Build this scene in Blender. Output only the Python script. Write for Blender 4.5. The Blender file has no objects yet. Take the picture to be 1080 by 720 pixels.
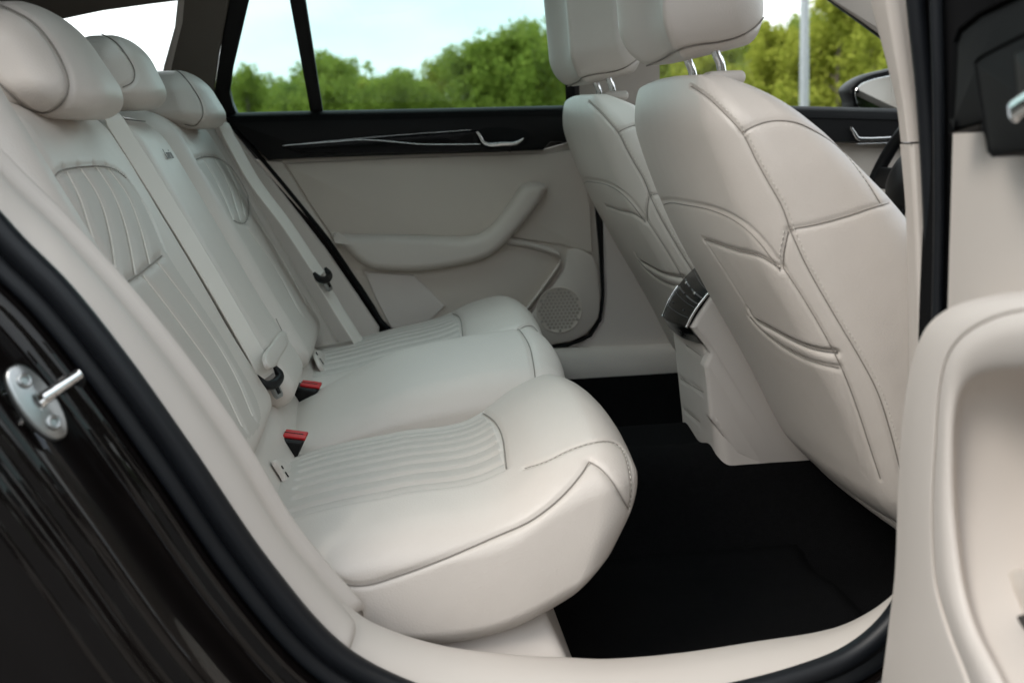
import bpy, math, random
import numpy as np
from mathutils import Matrix, Vector
from mathutils.geometry import tessellate_polygon
random.seed(7); rng = np.random.default_rng(7)
scn = bpy.context.scene
COL = scn.collection
# ------------------------------------------------------------------ camera
# real-world frame: X = towards the front of the car, Y = away from the photographer, Z = up, metres, ground z = 0
F = 1190.0; CX = 540.0; CY = 360.0
Yc = np.array([400. - CX, -(150. - CY), F]); Yc /= np.linalg.norm(Yc)
Zc = np.cross(Yc, np.array([1, 0.04, 0.])); Zc /= np.linalg.norm(Zc)
if Zc[1] < 0: Zc = -Zc
Xc = np.cross(Zc, Yc)
if Xc[0] < 0: Xc = -Xc
RM = np.stack([Xc, Yc, Zc], 1)
CC = np.array([0., -1.95, 1.0])
def proj(V):
    c = (np.asarray(V) - CC) @ RM.T
    return CX + F*c[:, 0]/c[:, 2], CY - F*c[:, 1]/c[:, 2], c[:, 2]
def ray(px, py): return RM.T @ np.array([px - CX, -(py - CY), F])      # depth 1 = F units
def P(px, py, Y):
    "surveyed point: picture position + distance across the car -> world position"
    d = ray(px, py); return CC + d*((Y - CC[1])/d[1])
def PL(pts, Y=None): return np.array([P(p[0], p[1], p[2] if len(p) > 2 else Y) for p in pts])

cam = bpy.data.cameras.new('camera'); camo = bpy.data.objects.new('camera', cam); COL.objects.link(camo)
m = Matrix.Identity(4)
for i in range(3):
    m[i][0] = RM[0][i]; m[i][1] = RM[1][i]; m[i][2] = -RM[2][i]; m[i][3] = CC[i]
camo.matrix_world = m
cam.sensor_width = 36; cam.lens = F/1080*36; cam.clip_start = 0.02; cam.clip_end = 2000
cam.dof.use_dof = True; cam.dof.focus_distance = 1.78; cam.dof.aperture_fstop = 5.0
scn.camera = camo
scn.cycles.max_bounces = 16; scn.cycles.diffuse_bounces = 8; scn.cycles.glossy_bounces = 6; scn.cycles.transparent_max_bounces = 24
scn.render.resolution_x = 1024; scn.render.resolution_y = 682
# ------------------------------------------------------------------ sky + sun (bright overcast)
SUN_EL, SUN_ROT = math.radians(42), math.radians(236)
w = bpy.data.worlds.new('World'); scn.world = w; w.use_nodes = True
nt = w.node_tree; nt.nodes.clear()
def N(t, typ, **k):
    n = t.nodes.new(typ)
    for a, b in k.items(): setattr(n, a, b)
    return n
sky = N(nt, 'ShaderNodeTexSky', sky_type='NISHITA', sun_disc=False, sun_elevation=SUN_EL, sun_rotation=SUN_ROT)
tc = N(nt, 'ShaderNodeTexCoord'); mp = N(nt, 'ShaderNodeMapping'); mp.inputs['Scale'].default_value = (1, 1, 2.6)
nz = N(nt, 'ShaderNodeTexNoise'); nz.inputs['Scale'].default_value = 2.3; nz.inputs['Detail'].default_value = 6; nz.inputs['Roughness'].default_value = .5
cr = N(nt, 'ShaderNodeValToRGB'); cr.color_ramp.elements[0].position = .36; cr.color_ramp.elements[1].position = .60
cr.color_ramp.elements[0].color = (.45, .45, .45, 1)
mx = N(nt, 'ShaderNodeMix', data_type='RGBA'); mx.inputs['B'].default_value = (9.9, 10.4, 10.5, 1)
bg = N(nt, 'ShaderNodeBackground'); bg.inputs['Strength'].default_value = .112
ow = N(nt, 'ShaderNodeOutputWorld')
L = nt.links.new
L(tc.outputs['Generated'], mp.inputs['Vector']); L(mp.outputs['Vector'], nz.inputs['Vector']); L(nz.outputs['Fac'], cr.inputs['Fac'])
L(cr.outputs['Color'], mx.inputs['Factor']); L(sky.outputs['Color'], mx.inputs['A']); L(mx.outputs['Result'], bg.inputs['Color']); L(bg.outputs[0], ow.inputs[0])
sl = bpy.data.lights.new('sun', 'SUN'); sl.energy = 0.9; sl.angle = math.radians(22); sl.color = (1, .93, .84)
so = bpy.data.objects.new('sun', sl); COL.objects.link(so)
sd = Vector((math.sin(SUN_ROT)*math.cos(SUN_EL), math.cos(SUN_ROT)*math.cos(SUN_EL), math.sin(SUN_EL)))
so.rotation_euler = sd.to_track_quat('Z', 'Y').to_euler()
scn.view_settings.view_transform = 'Standard'; scn.view_settings.look = 'None'; scn.view_settings.gamma = 1
scn.view_settings.exposure = 0.98
# ------------------------------------------------------------------ materials
M = {}
def mat(name, col, rough=.5, metal=0, coat=0, spec=.5, bump=None, var=None, coatr=.03, sheen=0):
    "bump=(kind, scale, strength, distance)  var=(scale, amount)"
    a = bpy.data.materials.new(name); a.use_nodes = True; t = a.node_tree; b = t.nodes['Principled BSDF']
    b.inputs['Base Color'].default_value = (*col, 1); b.inputs['Roughness'].default_value = rough
    b.inputs['Metallic'].default_value = metal; b.inputs['Coat Weight'].default_value = coat; b.inputs['Coat Roughness'].default_value = coatr
    b.inputs['Specular IOR Level'].default_value = spec
    if sheen: b.inputs['Sheen Weight'].default_value = sheen
    c = N(t, 'ShaderNodeTexCoord')
    if var:
        n = N(t, 'ShaderNodeTexNoise'); n.inputs['Scale'].default_value = var[0]; n.inputs['Detail'].default_value = 5
        t.links.new(c.outputs['Object'], n.inputs['Vector'])
        x = N(t, 'ShaderNodeMix', data_type='RGBA', blend_type='MIX')
        x.inputs['A'].default_value = (*[v*(1 - var[1]) for v in col], 1); x.inputs['B'].default_value = (*[min(1, v*(1 + var[1])) for v in col], 1)
        t.links.new(n.outputs['Fac'], x.inputs['Factor']); t.links.new(x.outputs['Result'], b.inputs['Base Color'])
        r = N(t, 'ShaderNodeMapRange'); r.inputs['To Min'].default_value = max(0, rough - .07); r.inputs['To Max'].default_value = rough + .07
        t.links.new(n.outputs['Fac'], r.inputs['Value']); t.links.new(r.outputs[0], b.inputs['Roughness'])
    if bump:
        if bump[0] == 'voronoi': n = N(t, 'ShaderNodeTexVoronoi'); o = n.outputs['Distance']
        elif bump[0] == 'wave': n = N(t, 'ShaderNodeTexWave'); o = n.outputs['Fac']
        else: n = N(t, 'ShaderNodeTexNoise'); n.inputs['Detail'].default_value = 4; o = n.outputs['Fac']
        n.inputs['Scale'].default_value = bump[1]; t.links.new(c.outputs['Object'], n.inputs['Vector'])
        u = N(t, 'ShaderNodeBump'); u.inputs['Strength'].default_value = bump[2]; u.inputs['Distance'].default_value = bump[3]
        t.links.new(o, u.inputs['Height']); t.links.new(u.outputs[0], b.inputs['Normal'])
    M[name] = a; return a
IV = (.60, .548, .502)
mat('leather', IV, .42, bump=('voronoi', 420, .22, .0010), var=(9, .035), spec=.45)
def leatherize(name, wr=.10):
    a = M[name]; t = a.node_tree; b = t.nodes['Principled BSDF']; c = N(t, 'ShaderNodeTexCoord'); old = b.inputs['Normal'].links[0].from_node
    mp_ = N(t, 'ShaderNodeMapping'); mp_.inputs['Scale'].default_value = (1, 1.6, 1.2); n1 = N(t, 'ShaderNodeTexNoise'); n1.inputs['Scale'].default_value = 34; n1.inputs['Detail'].default_value = 3; n1.inputs['Distortion'].default_value = 1.4
    r_ = N(t, 'ShaderNodeValToRGB'); r_.color_ramp.elements[0].position = .47; r_.color_ramp.elements[1].position = .53
    e_ = r_.color_ramp.elements.new(.50); r_.color_ramp.elements[0].color = (1, 1, 1, 1); e_.color = (0, 0, 0, 1); r_.color_ramp.elements[2].color = (1, 1, 1, 1)
    n2 = N(t, 'ShaderNodeTexNoise'); n2.inputs['Scale'].default_value = 5; mr = N(t, 'ShaderNodeMapRange'); mr.inputs['From Min'].default_value = .48; mr.inputs['From Max'].default_value = .68; mr.inputs['To Max'].default_value = wr
    u = N(t, 'ShaderNodeBump'); u.inputs['Distance'].default_value = .0012
    for q in (n2,): t.links.new(c.outputs['Object'], q.inputs['Vector'])
    t.links.new(c.outputs['Object'], mp_.inputs['Vector']); t.links.new(mp_.outputs[0], n1.inputs['Vector']); t.links.new(n1.outputs['Fac'], r_.inputs['Fac']); t.links.new(r_.outputs['Color'], u.inputs['Height'])
    t.links.new(n2.outputs['Fac'], mr.inputs['Value']); t.links.new(mr.outputs[0], u.inputs['Strength']); t.links.new(old.outputs[0], u.inputs['Normal']); t.links.new(u.outputs[0], b.inputs['Normal'])
leatherize('leather', .045)
mat('leather_perforated', (.52, .482, .442), .55, bump=('voronoi', 620, .35, .0008), var=(14, .03), spec=.35)
mat('thread', (.72, .68, .62), .8); mat('dark_thread', (.25, .225, .20), .8); mat('seam_gap', (.05, .045, .04), .9)
mat('trim', (.585, .535, .492), .55, bump=('noise', 900, .12, .0006), var=(6, .03), spec=.4)
mat('trim_soft', (.55, .50, .45), .6, bump=('noise', 700, .2, .0008), var=(5, .04), spec=.3)
mat('trim_fabric', (.55, .495, .435), .9, bump=('noise', 1200, .3, .0008), var=(8, .05), spec=.1, sheen=.2)
mat('pillar_grey', (.17, .15, .13), .85, bump=('noise', 900, .25, .0008), spec=.2)
mat('webbing', (.68, .635, .58), .75, bump=('wave', 260, .3, .0006), spec=.3, sheen=.2)
mat('black_soft', (.005, .0055, .006), .6, spec=.16, bump=('noise', 800, .2, .0006), var=(10, .2))
mat('black_plastic', (.006, .006, .0065), .42, spec=.22, bump=('noise', 900, .1, .0004))
mat('black_gloss', (.003, .003, .0035), .20, spec=.16)
mat('rubber', (.006, .0072, .0095), .42, spec=.30, bump=('noise', 260, .12, .0006), var=(14, .25))
mat('chrome', (.80, .80, .80), .12, metal=1); mat('steel', (.36, .37, .37), .3, metal=1, bump=('noise', 500, .08, .0003))
mat('red_plastic', (.50, .012, .016), .35)
mat('carpet', (.006, .006, .0065), .95, bump=('noise', 600, .9, .004), var=(160, .6), spec=.06)
mat('paint', (.0045, .0034, .0032), .3, metal=0, coat=.6, coatr=.01, spec=.05)
mat('deep_black', (.004, .004, .0045), .7, spec=.1)
mat('print', (.22, .21, .20), .6)
mat('asphalt', (.10, .098, .095), .9, bump=('noise', 120, .5, .01), var=(3, .25), spec=.3)
mat('grass_green', (.055, .095, .028), .9, bump=('noise', 40, .8, .05), var=(.6, .4), spec=.1)
mat('bark', (.12, .095, .07), .9, bump=('noise', 30, .6, .02), var=(4, .3))
mat('galvanised', (.42, .44, .46), .45, metal=.6, var=(6, .1))
mat('mirror_glass', (.8, .82, .84), .02, metal=1)
def glassmat(name, tint, refl=.9):
    a = bpy.data.materials.new(name); a.use_nodes = True; t = a.node_tree; t.nodes.clear()
    o = N(t, 'ShaderNodeOutputMaterial'); tr = N(t, 'ShaderNodeBsdfTransparent'); tr.inputs[0].default_value = (*tint, 1)
    g = N(t, 'ShaderNodeBsdfGlossy'); g.inputs['Roughness'].default_value = .01
    f = N(t, 'ShaderNodeFresnel'); f.inputs['IOR'].default_value = 1.45; x = N(t, 'ShaderNodeMixShader')
    k = N(t, 'ShaderNodeMath', operation='MULTIPLY'); k.inputs[1].default_value = refl
    t.links.new(f.outputs[0], k.inputs[0]); t.links.new(k.outputs[0], x.inputs[0]); t.links.new(tr.outputs[0], x.inputs[1]); t.links.new(g.outputs[0], x.inputs[2]); t.links.new(x.outputs[0], o.inputs[0])
    M[name] = a
glassmat('glass', (.53, .70, .68)); glassmat('glass_clear', (.95, .98, .97)); glassmat('glass_roof_added', (.72, .80, .80))
def leafmat(name, c1, c2):
    a = bpy.data.materials.new(name); a.use_nodes = True; t = a.node_tree; t.nodes.clear()
    o = N(t, 'ShaderNodeOutputMaterial'); g = N(t, 'ShaderNodeNewGeometry'); r = N(t, 'ShaderNodeMix', data_type='RGBA')
    r.inputs['A'].default_value = (*c1, 1); r.inputs['B'].default_value = (*c2, 1)
    t.links.new(g.outputs['Random Per Island'], r.inputs['Factor'])
    d = N(t, 'ShaderNodeBsdfDiffuse'); s = N(t, 'ShaderNodeBsdfTranslucent'); x = N(t, 'ShaderNodeMixShader'); x.inputs[0].default_value = .45
    t.links.new(r.outputs['Result'], d.inputs[0]); t.links.new(r.outputs['Result'], s.inputs[0])
    t.links.new(d.outputs[0], x.inputs[1]); t.links.new(s.outputs[0], x.inputs[2]); t.links.new(x.outputs[0], o.inputs[0]); M[name] = a
leafmat('leaf_green', (.23, .30, .055), (.38, .44, .085)); leafmat('leaf_lime', (.30, .34, .05), (.46, .48, .09)); leafmat('leaf_dark', (.17, .24, .055), (.27, .34, .085))
# ------------------------------------------------------------------ mesh helpers
def link(name, V, Fs, mats, parent=None, mi=None, smooth=True, label=None, sharp=None):
    me = bpy.data.meshes.new(name); V = np.asarray(V, dtype=np.float32)
    if isinstance(Fs, np.ndarray) and Fs.shape[1] == 4 and (Fs[:, 2] == Fs[:, 3]).any(): Fs = fixq(Fs)
    if isinstance(Fs, np.ndarray) and Fs.ndim == 2:
        n, k = Fs.shape
        me.vertices.add(len(V)); me.vertices.foreach_set('co', V.ravel())
        me.loops.add(n*k); me.loops.foreach_set('vertex_index', Fs.ravel().astype(np.int32))
        me.polygons.add(n); me.polygons.foreach_set('loop_start', np.arange(0, n*k, k, dtype=np.int32))
        me.update(calc_edges=True)
    else:
        me.from_pydata([tuple(v) for v in V.tolist()], [], [list(map(int, f)) for f in Fs])
    for a in (mats if isinstance(mats, (list, tuple)) else [mats]): me.materials.append(M[a])
    if mi is not None: me.polygons.foreach_set('material_index', np.asarray(mi, dtype=np.int32))
    me.polygons.foreach_set('use_smooth', np.ones(len(me.polygons), dtype=bool) if smooth else np.zeros(len(me.polygons), dtype=bool))
    me.validate(); me.update()
    if sharp: me.set_sharp_from_angle(angle=math.radians(sharp))
    o = bpy.data.objects.new(name, me); COL.objects.link(o)
    if parent: o.parent = parent; o.matrix_parent_inverse = Matrix.Translation(-Vector(parent.location)) if False else parent.matrix_basis.inverted()
    if label: o['label'] = label
    return o
def thing(name, label, cat, loc=(0, 0, 0), group=None):
    o = bpy.data.objects.new(name, None); COL.objects.link(o); o.location = loc; o.empty_display_size = .1
    o['label'] = label; o['category'] = cat
    if group: o['group'] = group
    return o
def tag(o, label, cat, group=None):
    o['label'] = label; o['category'] = cat
    if group: o['group'] = group
    return o
def cr_(pts, n, closed=False):
    "centripetal-ish Catmull-Rom, resampled evenly to n points"
    p = np.asarray(pts, float)
    if len(p) == 2 and not closed: t = np.linspace(0, 1, n)[:, None]; return p[0]*(1 - t) + p[1]*t
    if closed: q = np.vstack([p[-1], p, p[0], p[1]])
    else: q = np.vstack([2*p[0] - p[1], p, 2*p[-1] - p[-2]])
    out = []; K = 16
    for i in range(1, len(q) - 2):
        p0, p1, p2, p3 = q[i - 1:i + 3]
        d0, d1, d2 = [max(1e-9, np.linalg.norm(b - a))**.5 for a, b in ((p0, p1), (p1, p2), (p2, p3))]
        t0, t1, t2, t3 = 0, d0, d0 + d1, d0 + d1 + d2
        t = np.linspace(t1, t2, K, endpoint=False)[:, None]
        A1 = (t1 - t)/(t1 - t0)*p0 + (t - t0)/(t1 - t0)*p1; A2 = (t2 - t)/(t2 - t1)*p1 + (t - t1)/(t2 - t1)*p2; A3 = (t3 - t)/(t3 - t2)*p2 + (t - t2)/(t3 - t2)*p3
        B1 = (t2 - t)/(t2 - t0)*A1 + (t - t0)/(t2 - t0)*A2; B2 = (t3 - t)/(t3 - t1)*A2 + (t - t1)/(t3 - t1)*A3
        out.append((t2 - t)/(t2 - t1)*B1 + (t - t1)/(t2 - t1)*B2)
    out.append((p[0] if closed else p[-1])[None, :]); out = np.vstack(out)
    s = np.r_[0, np.cumsum(np.linalg.norm(np.diff(out, axis=0), axis=1))]
    u = np.linspace(0, s[-1], n + (1 if closed else 0)); r = np.stack([np.interp(u, s, out[:, k]) for k in range(out.shape[1])], 1)
    return r[:-1] if closed else r
def ci_(pts, n):
    "Catmull-Rom evaluated at even control index, so neighbouring rails stay in step"
    p = np.asarray(pts, float); t = np.linspace(0, len(p) - 1, n); i = np.minimum(t.astype(int), len(p) - 2); u = (t - i)[:, None]
    q = np.vstack([2*p[0] - p[1], p, 2*p[-1] - p[-2]]); a, b, c, d = q[i], q[i + 1], q[i + 2], q[i + 3]
    return .5*(2*b + (c - a)*u + (2*a - 5*b + 4*c - d)*u*u + (3*b - a - 3*c + d)*u**3)
def length(p): return np.linalg.norm(np.diff(p, axis=0), axis=1).sum()
def ip(x, xs, ys):
    "smooth 1-D interpolation through a table"
    xs = np.asarray(xs, float); ys = np.asarray(ys, float)
    d = np.gradient(ys, xs); i = np.clip(np.searchsorted(xs, x) - 1, 0, len(xs) - 2); h = xs[i + 1] - xs[i]
    t = np.clip((x - xs[i])/h, 0, 1)
    return (2*t**3 - 3*t**2 + 1)*ys[i] + (t**3 - 2*t**2 + t)*h*d[i] + (-2*t**3 + 3*t**2)*ys[i + 1] + (t**3 - t**2)*h*d[i + 1]
def sstep(a, b, x): t = np.clip((x - a)/(b - a), 0, 1); return t*t*(3 - 2*t)
def grid(A, cu=False, cv=False):
    "A[nu,nv,3] -> V,F"
    nu, nv = A.shape[:2]; V = A.reshape(-1, 3); iu = np.arange(nu if cu else nu - 1); iv = np.arange(nv if cv else nv - 1)
    I, J = np.meshgrid(iu, iv, indexing='ij'); I2 = (I + 1) % nu; J2 = (J + 1) % nv
    return V, np.stack([I*nv + J, I2*nv + J, I2*nv + J2, I*nv + J2], -1).reshape(-1, 4)
def join(*parts):
    Vs, Fs, n = [], [], 0
    for V, Fq in parts: Vs.append(V); Fs.append(np.asarray(Fq) + n); n += len(V)
    return np.vstack(Vs), np.vstack(Fs)
def rails(rl, n=120, m=4, closed=False, loop=False, idx=False):
    "skin over long curves; closed = section closed, loop = curves closed; m sub-steps between curves (1: creased)"
    R_ = np.stack([ci_(r, n) if idx else cr_(r, n, loop) for r in rl], 1)
    if m > 1 and idx: R_ = np.stack([ci_(R_[i], (len(rl) - 1)*m + 1) for i in range(len(R_))], 0)
    elif m > 1: R_ = np.stack([cr_(R_[i], (len(rl) if closed else len(rl) - 1)*m + (0 if closed else 1), closed) for i in range(len(R_))], 0)
    return grid(R_, cu=loop, cv=closed)
def sweep(path, prof, up=(0, 0, 1), n=120, loop=False, closed=True, scale=None):
    "prof: (a,b) offsets; a along side = tangent x up, b along the up-ish axis"
    p = cr_(path, n, loop); T = np.gradient(p, axis=0)
    if loop: T = np.roll(p, -1, 0) - np.roll(p, 1, 0)
    T /= np.linalg.norm(T, axis=1)[:, None]; up = np.asarray(up, float)
    if up.ndim == 1: up = np.tile(up, (len(p), 1))
    S = np.cross(T, up); S /= np.linalg.norm(S, axis=1)[:, None]; U = np.cross(S, T)
    prof = np.asarray(prof, float); sc = np.ones(len(p)) if scale is None else scale
    A = p[:, None] + (S[:, None]*prof[None, :, 0:1] + U[:, None]*prof[None, :, 1:2])*sc[:, None, None]
    V, Fq = grid(A, cu=loop, cv=closed)
    if not loop and closed:      # cap by collapsing
        k = len(prof); c0 = len(V); V = np.vstack([V, A[0].mean(0), A[-1].mean(0)])
        j = np.arange(k); j2 = (j + 1) % k; b = (len(p) - 1)*k
        Fq = np.vstack([Fq, np.stack([np.full(k, c0), j2, j, j], 1)*1, np.stack([np.full(k, c0 + 1), b + j, b + j2, b + j2], 1)])
    return V, Fq
def circ(r, n=12, r2=None): a = np.arange(n)*2*math.pi/n; return np.stack([r*np.cos(a), (r2 or r)*np.sin(a)], 1)
def rrect(w, h, r, k=4):
    o = []
    for cx, cy, a0 in ((w/2 - r, h/2 - r, 0), (-w/2 + r, h/2 - r, 90), (-w/2 + r, -h/2 + r, 180), (w/2 - r, -h/2 + r, 270)):
        for i in range(k + 1): a = math.radians(a0 + 90*i/k); o.append((cx + r*math.cos(a), cy + r*math.sin(a)))
    return np.array(o)
def fixq(Fq):
    "quads that repeat a vertex become triangles"
    out = []
    for f in Fq.tolist():
        g = []
        for a in f:
            if a not in g: g.append(a)
        if len(g) > 2: out.append(g)
    return out
def tube(path, r, n=60, k=8, loop=False): 
    p = cr_(path, n, loop); T = np.gradient(p, axis=0).mean(0); ax = np.eye(3)[np.argmin(np.ptp(p, axis=0))]
    return sweep(p, circ(r, k), ax, n=len(p), loop=loop)
def puck(loop3, nrm, prof, n=160, smooth=True, back=.004):
    "closed planar outline -> raised moulding. prof = [(inset, height)...] from rim to centre"
    p = cr_(loop3, n, True) if smooth else dens(loop3, n)
    nrm = np.asarray(nrm, float); nrm /= np.linalg.norm(nrm)
    T = np.roll(p, -1, 0) - np.roll(p, 1, 0); I = np.cross(nrm, T); I /= np.linalg.norm(I, axis=1)[:, None]
    c = p.mean(0); area = np.cross(p - c, np.roll(p, -1, 0) - c).sum(0) @ nrm
    if area < 0: I = -I
    rings = [p - nrm*back] + [p + I*a + nrm*h for a, h in prof]
    V, Fq = grid(np.stack(rings, 0), cv=True); k = len(p)
    Fl = Fq.tolist() if area < 0 else [f[::-1] for f in Fq.tolist()]
    b = len(V) - k; ux = p[1] - p[0]; ux = I[0]; uy = np.cross(nrm, ux); q = rings[-1] - c
    tris = tessellate_polygon([[Vector((float(a @ ux), float(a @ uy), 0)) for a in q]])
    for t in tris:
        g = [b + i for i in t]; n_ = np.cross(V[g[1]] - V[g[0]], V[g[2]] - V[g[0]])
        Fl.append(g if n_ @ nrm > 0 else g[::-1])
    return V, Fl
def dens(p, n):
    "resample a sharp-cornered closed polygon keeping its corners"
    p = np.asarray(p, float); q = np.vstack([p, p[:1]]); d = np.linalg.norm(np.diff(q, axis=0), axis=1); out = []
    for i in range(len(p)):
        k = max(1, int(round(n*d[i]/d.sum())))
        for j in range(k): out.append(q[i] + (q[i + 1] - q[i])*j/k)
    return np.array(out)
def box(c, s, r=.004):
    "small bevelled box"
    V, Fq = rbox(c, s, r, max(r, min(s)/3)); return V, Fq
def rbox(c, s, r, step):
    "rounded box as one dense even quad surface"
    h = np.array(s)/2.; n = np.maximum(2, np.ceil(np.array(s)/step).astype(int)); P_, Q_ = [], []; off = 0
    r = min(r, h.min()*.999)
    for ax in range(3):
        a, b = [(1, 2), (2, 0), (0, 1)][ax]
        for sg in (-1, 1):
            I, J = np.meshgrid(np.arange(n[a] + 1), np.arange(n[b] + 1), indexing='ij'); q = np.zeros(I.shape + (3,), int)
            q[..., a] = I; q[..., b] = J; q[..., ax] = n[ax] if sg > 0 else 0
            _, f = grid(q.astype(float)); f = f + off
            if sg < 0: f = f[:, ::-1]
            P_.append(q.reshape(-1, 3)); Q_.append(f); off += q.shape[0]*q.shape[1]
    q = np.vstack(P_); Fq = np.vstack(Q_); key = (q[:, 0]*100003 + q[:, 1])*100003 + q[:, 2]
    _, idx, inv = np.unique(key, return_index=True, return_inverse=True); q = q[idx]; Fq = inv.ravel()[Fq]
    v = (q/n*2 - 1)*h; inn = h - r; cc = np.clip(v, -inn, inn); d = v - cc; l = np.linalg.norm(d, axis=1)[:, None]
    return cc + d/np.maximum(l, 1e-9)*r + np.array(c), Fq
def normals(V, Fq):
    n = np.cross(V[Fq[:, 2]] - V[Fq[:, 0]], V[Fq[:, 3]] - V[Fq[:, 1]]); o = np.zeros_like(V)
    for k in range(4):
        for a in range(3): o[:, a] += np.bincount(Fq[:, k], n[:, a], len(V))
    return o/np.maximum(np.linalg.norm(o, axis=1), 1e-12)[:, None]
class Skin:
    "an upholstered surface: seams are pressed in, threads and stitches laid on"
    def __init__(s, V, Fq): s.V = V; s.F = Fq; s.N = normals(V, Fq); s.ex = []; s.refresh()
    def refresh(s):
        s.px, s.py, s.d = proj(s.V); s.front = ((CC - s.V)*s.N).sum(1) > 0
    def cam(s, pts, step=2.0):
        p = np.array(pts, float); n = max(4, int(length(p)/step)); p = cr_(p, n); out = []
        sel = np.where(s.front & (s.px > p[:, 0].min() - 12) & (s.px < p[:, 0].max() + 12) & (s.py > p[:, 1].min() - 12) & (s.py < p[:, 1].max() + 12))[0]
        if len(sel) == 0: return None
        qx, qy, qd = s.px[sel], s.py[sel], s.d[sel]
        for a, b in p:
            e = (qx - a)**2 + (qy - b)**2; k = np.argsort(e)[:24]; k = k[e[k] < max(9, e[k[0]]*1.5)]
            k = k[qd[k] < qd[k].min() + .03]; wt = 1/(e[k] + .2); dd = (qd[k]*wt).sum()/wt.sum()
            if e.min() > 9: continue
            out.append(CC + ray(a, b)*dd/F)
        out = np.array(out)
        if len(out) > 6:
            for _ in range(3): out[1:-1] = (out[:-2] + 2*out[1:-1] + out[2:])/4
        return out
    def top(s, pts, ax=2, sg=1, step=.004):
        "drop a curve given in the two other coordinates onto the skin along axis ax"
        oa = [i for i in range(3) if i != ax]; p = np.array(pts, float); p = cr_(p, max(4, int(length(p)/step)))
        sel = np.where(s.N[:, ax]*sg > .05)[0]; Q = s.V[sel][:, oa]; H = s.V[sel][:, ax]; out = []
        for q in p:
            e = ((Q - q)**2).sum(1); k = np.argpartition(e, 6)[:6]; v = np.zeros(3); v[oa] = q; wt = 1/(e[k] + 1e-7); v[ax] = (H[k]*wt).sum()/wt.sum(); out.append(v)
        return np.array(out)
    def press(s, c, depth=.003, w=.0035, puff=0.0, pw=.02):
        if c is None or len(c) < 2: return
        lo, hi = c.min(0) - 3*max(w, pw if puff else 0), c.max(0) + 3*max(w, pw if puff else 0)
        sel = np.where(((s.V > lo) & (s.V < hi)).all(1))[0]; c2 = cr_(c, max(3, int(length(c)/.0025))); d = np.full(len(sel), 9.)
        for i in range(0, len(c2), 24):
            d = np.minimum(d, np.linalg.norm(s.V[sel][:, None] - c2[None, i:i + 24], axis=2).min(1))
        s.V[sel] -= s.N[sel]*(depth*np.exp(-(d/w)**2) - puff*np.exp(-(d/pw)**2))[:, None]
    def nearn(s, c):
        o = []
        for q in c:
            e = ((s.V - q)**2).sum(1); o.append(s.N[np.argmin(e)])
        return np.array(o)
    def seam(s, c, depth=.003, w=.0035, thread=.0007, stitch=0, side=1, puff=0., m=2):
        if c is None or len(c) < 2: return
        s.press(c, depth, w, puff)
        nn = s.nearn(c[::4] if len(c) > 12 else c); nn = cr_(nn, len(c)) if len(nn) > 2 else np.tile(nn.mean(0), (len(c), 1))
        nn /= np.linalg.norm(nn, axis=1)[:, None]
        if thread: s.ex.append((sweep(c - nn*(depth*.45), circ(thread, 6), nn if False else nn.mean(0), n=len(c)), 3))
        if stitch:
            T = np.gradient(c, axis=0); T /= np.maximum(1e-9, np.linalg.norm(T, axis=1))[:, None]; S = np.cross(T, nn)*side*stitch
            q = c + S; Lq = length(q); n = max(2, int(Lq/.0065)); q = cr_(q, n*2); h = cr_(nn, n*2) if len(nn) > 2 else nn
            if len(h) != len(q): return
            t2 = [rbox((0, 0, 0), (1, 1, 1), .3, .5)]
            Vb, Fb = t2[0]
            for i in range(0, len(q) - 1, 2):
                a, b = q[i], q[i + 1]; tt = b - a; ln = np.linalg.norm(tt)
                if ln < 1e-6: continue
                tt /= ln; u = h[i]/np.linalg.norm(h[i]); sd_ = np.cross(tt, u)
                s.ex.append(((a + b)/2 + u*.0002 + Vb[:, :1]*tt*ln*1.1 + Vb[:, 1:2]*sd_*.0009 + Vb[:, 2:3]*u*.0009, Fb, 2))
    def pleat(s, c):
        if c is None or len(c) < 2: return
        s.press(c, .0042, .0075); nn = s.nearn(c[::max(1, len(c)//6)]).mean(0); s.ex.append((sweep(c - nn*.0028, circ(.0013, 6), nn, n=len(c)), 2))
    def build(s, name, parent, region=None, base='leather', region_mat='leather_perforated', label=None, pad=1.):
        a = s.V*95.; w_ = np.sin(a[:, 0] + 1.7*np.sin(a[:, 1]*.7)) + np.sin(a[:, 1]*1.3 + 1.9*np.sin(a[:, 2]*.6)) + np.sin(a[:, 2]*1.1 + 2.1*np.sin(a[:, 0]*.8)); s.V = s.V + s.N*(w_*.00008*pad)[:, None]
        mi = np.zeros(len(s.F), int)
        if region is not None: mi[region(s.V[s.F].mean(1))] = 1
        Vs, Fs, Ms = [s.V], [s.F], [mi]; n = len(s.V)
        for e in s.ex:
            if len(e) == 2: (V, Fq), k = e
            else: V, Fq, k = e
            Vs.append(V); Fs.append(np.asarray(Fq) + n); Ms.append(np.full(len(Fq), k)); n += len(V)
        A = np.vstack(Fs); mi = np.concatenate(Ms)
        ok = (A[:, 0] != A[:, 1]) & (A[:, 2] != A[:, 3])
        quads = A[ok]; mi = mi[ok]
        return link(name, np.vstack(Vs), quads, [base, region_mat, 'thread', 'dark_thread'], parent, mi, label=label)
def inpoly(poly, x, y):
    poly = np.asarray(poly, float); r = np.zeros(len(x), bool); j = len(poly) - 1
    for i in range(len(poly)):
        xi, yi = poly[i]; xj, yj = poly[j]
        c = ((yi > y) != (yj > y)) & (x < (xj - xi)*(y - yi)/(yj - yi + 1e-12) + xi); r ^= c; j = i
    return r
def pregion(poly, n=160):
    "faces whose picture position lies in a traced outline"
    pp = cr_(np.array(poly, float), n, True)
    def f(C):
        x, y, _ = proj(C); return inpoly(pp, x, y)
    return f
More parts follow.
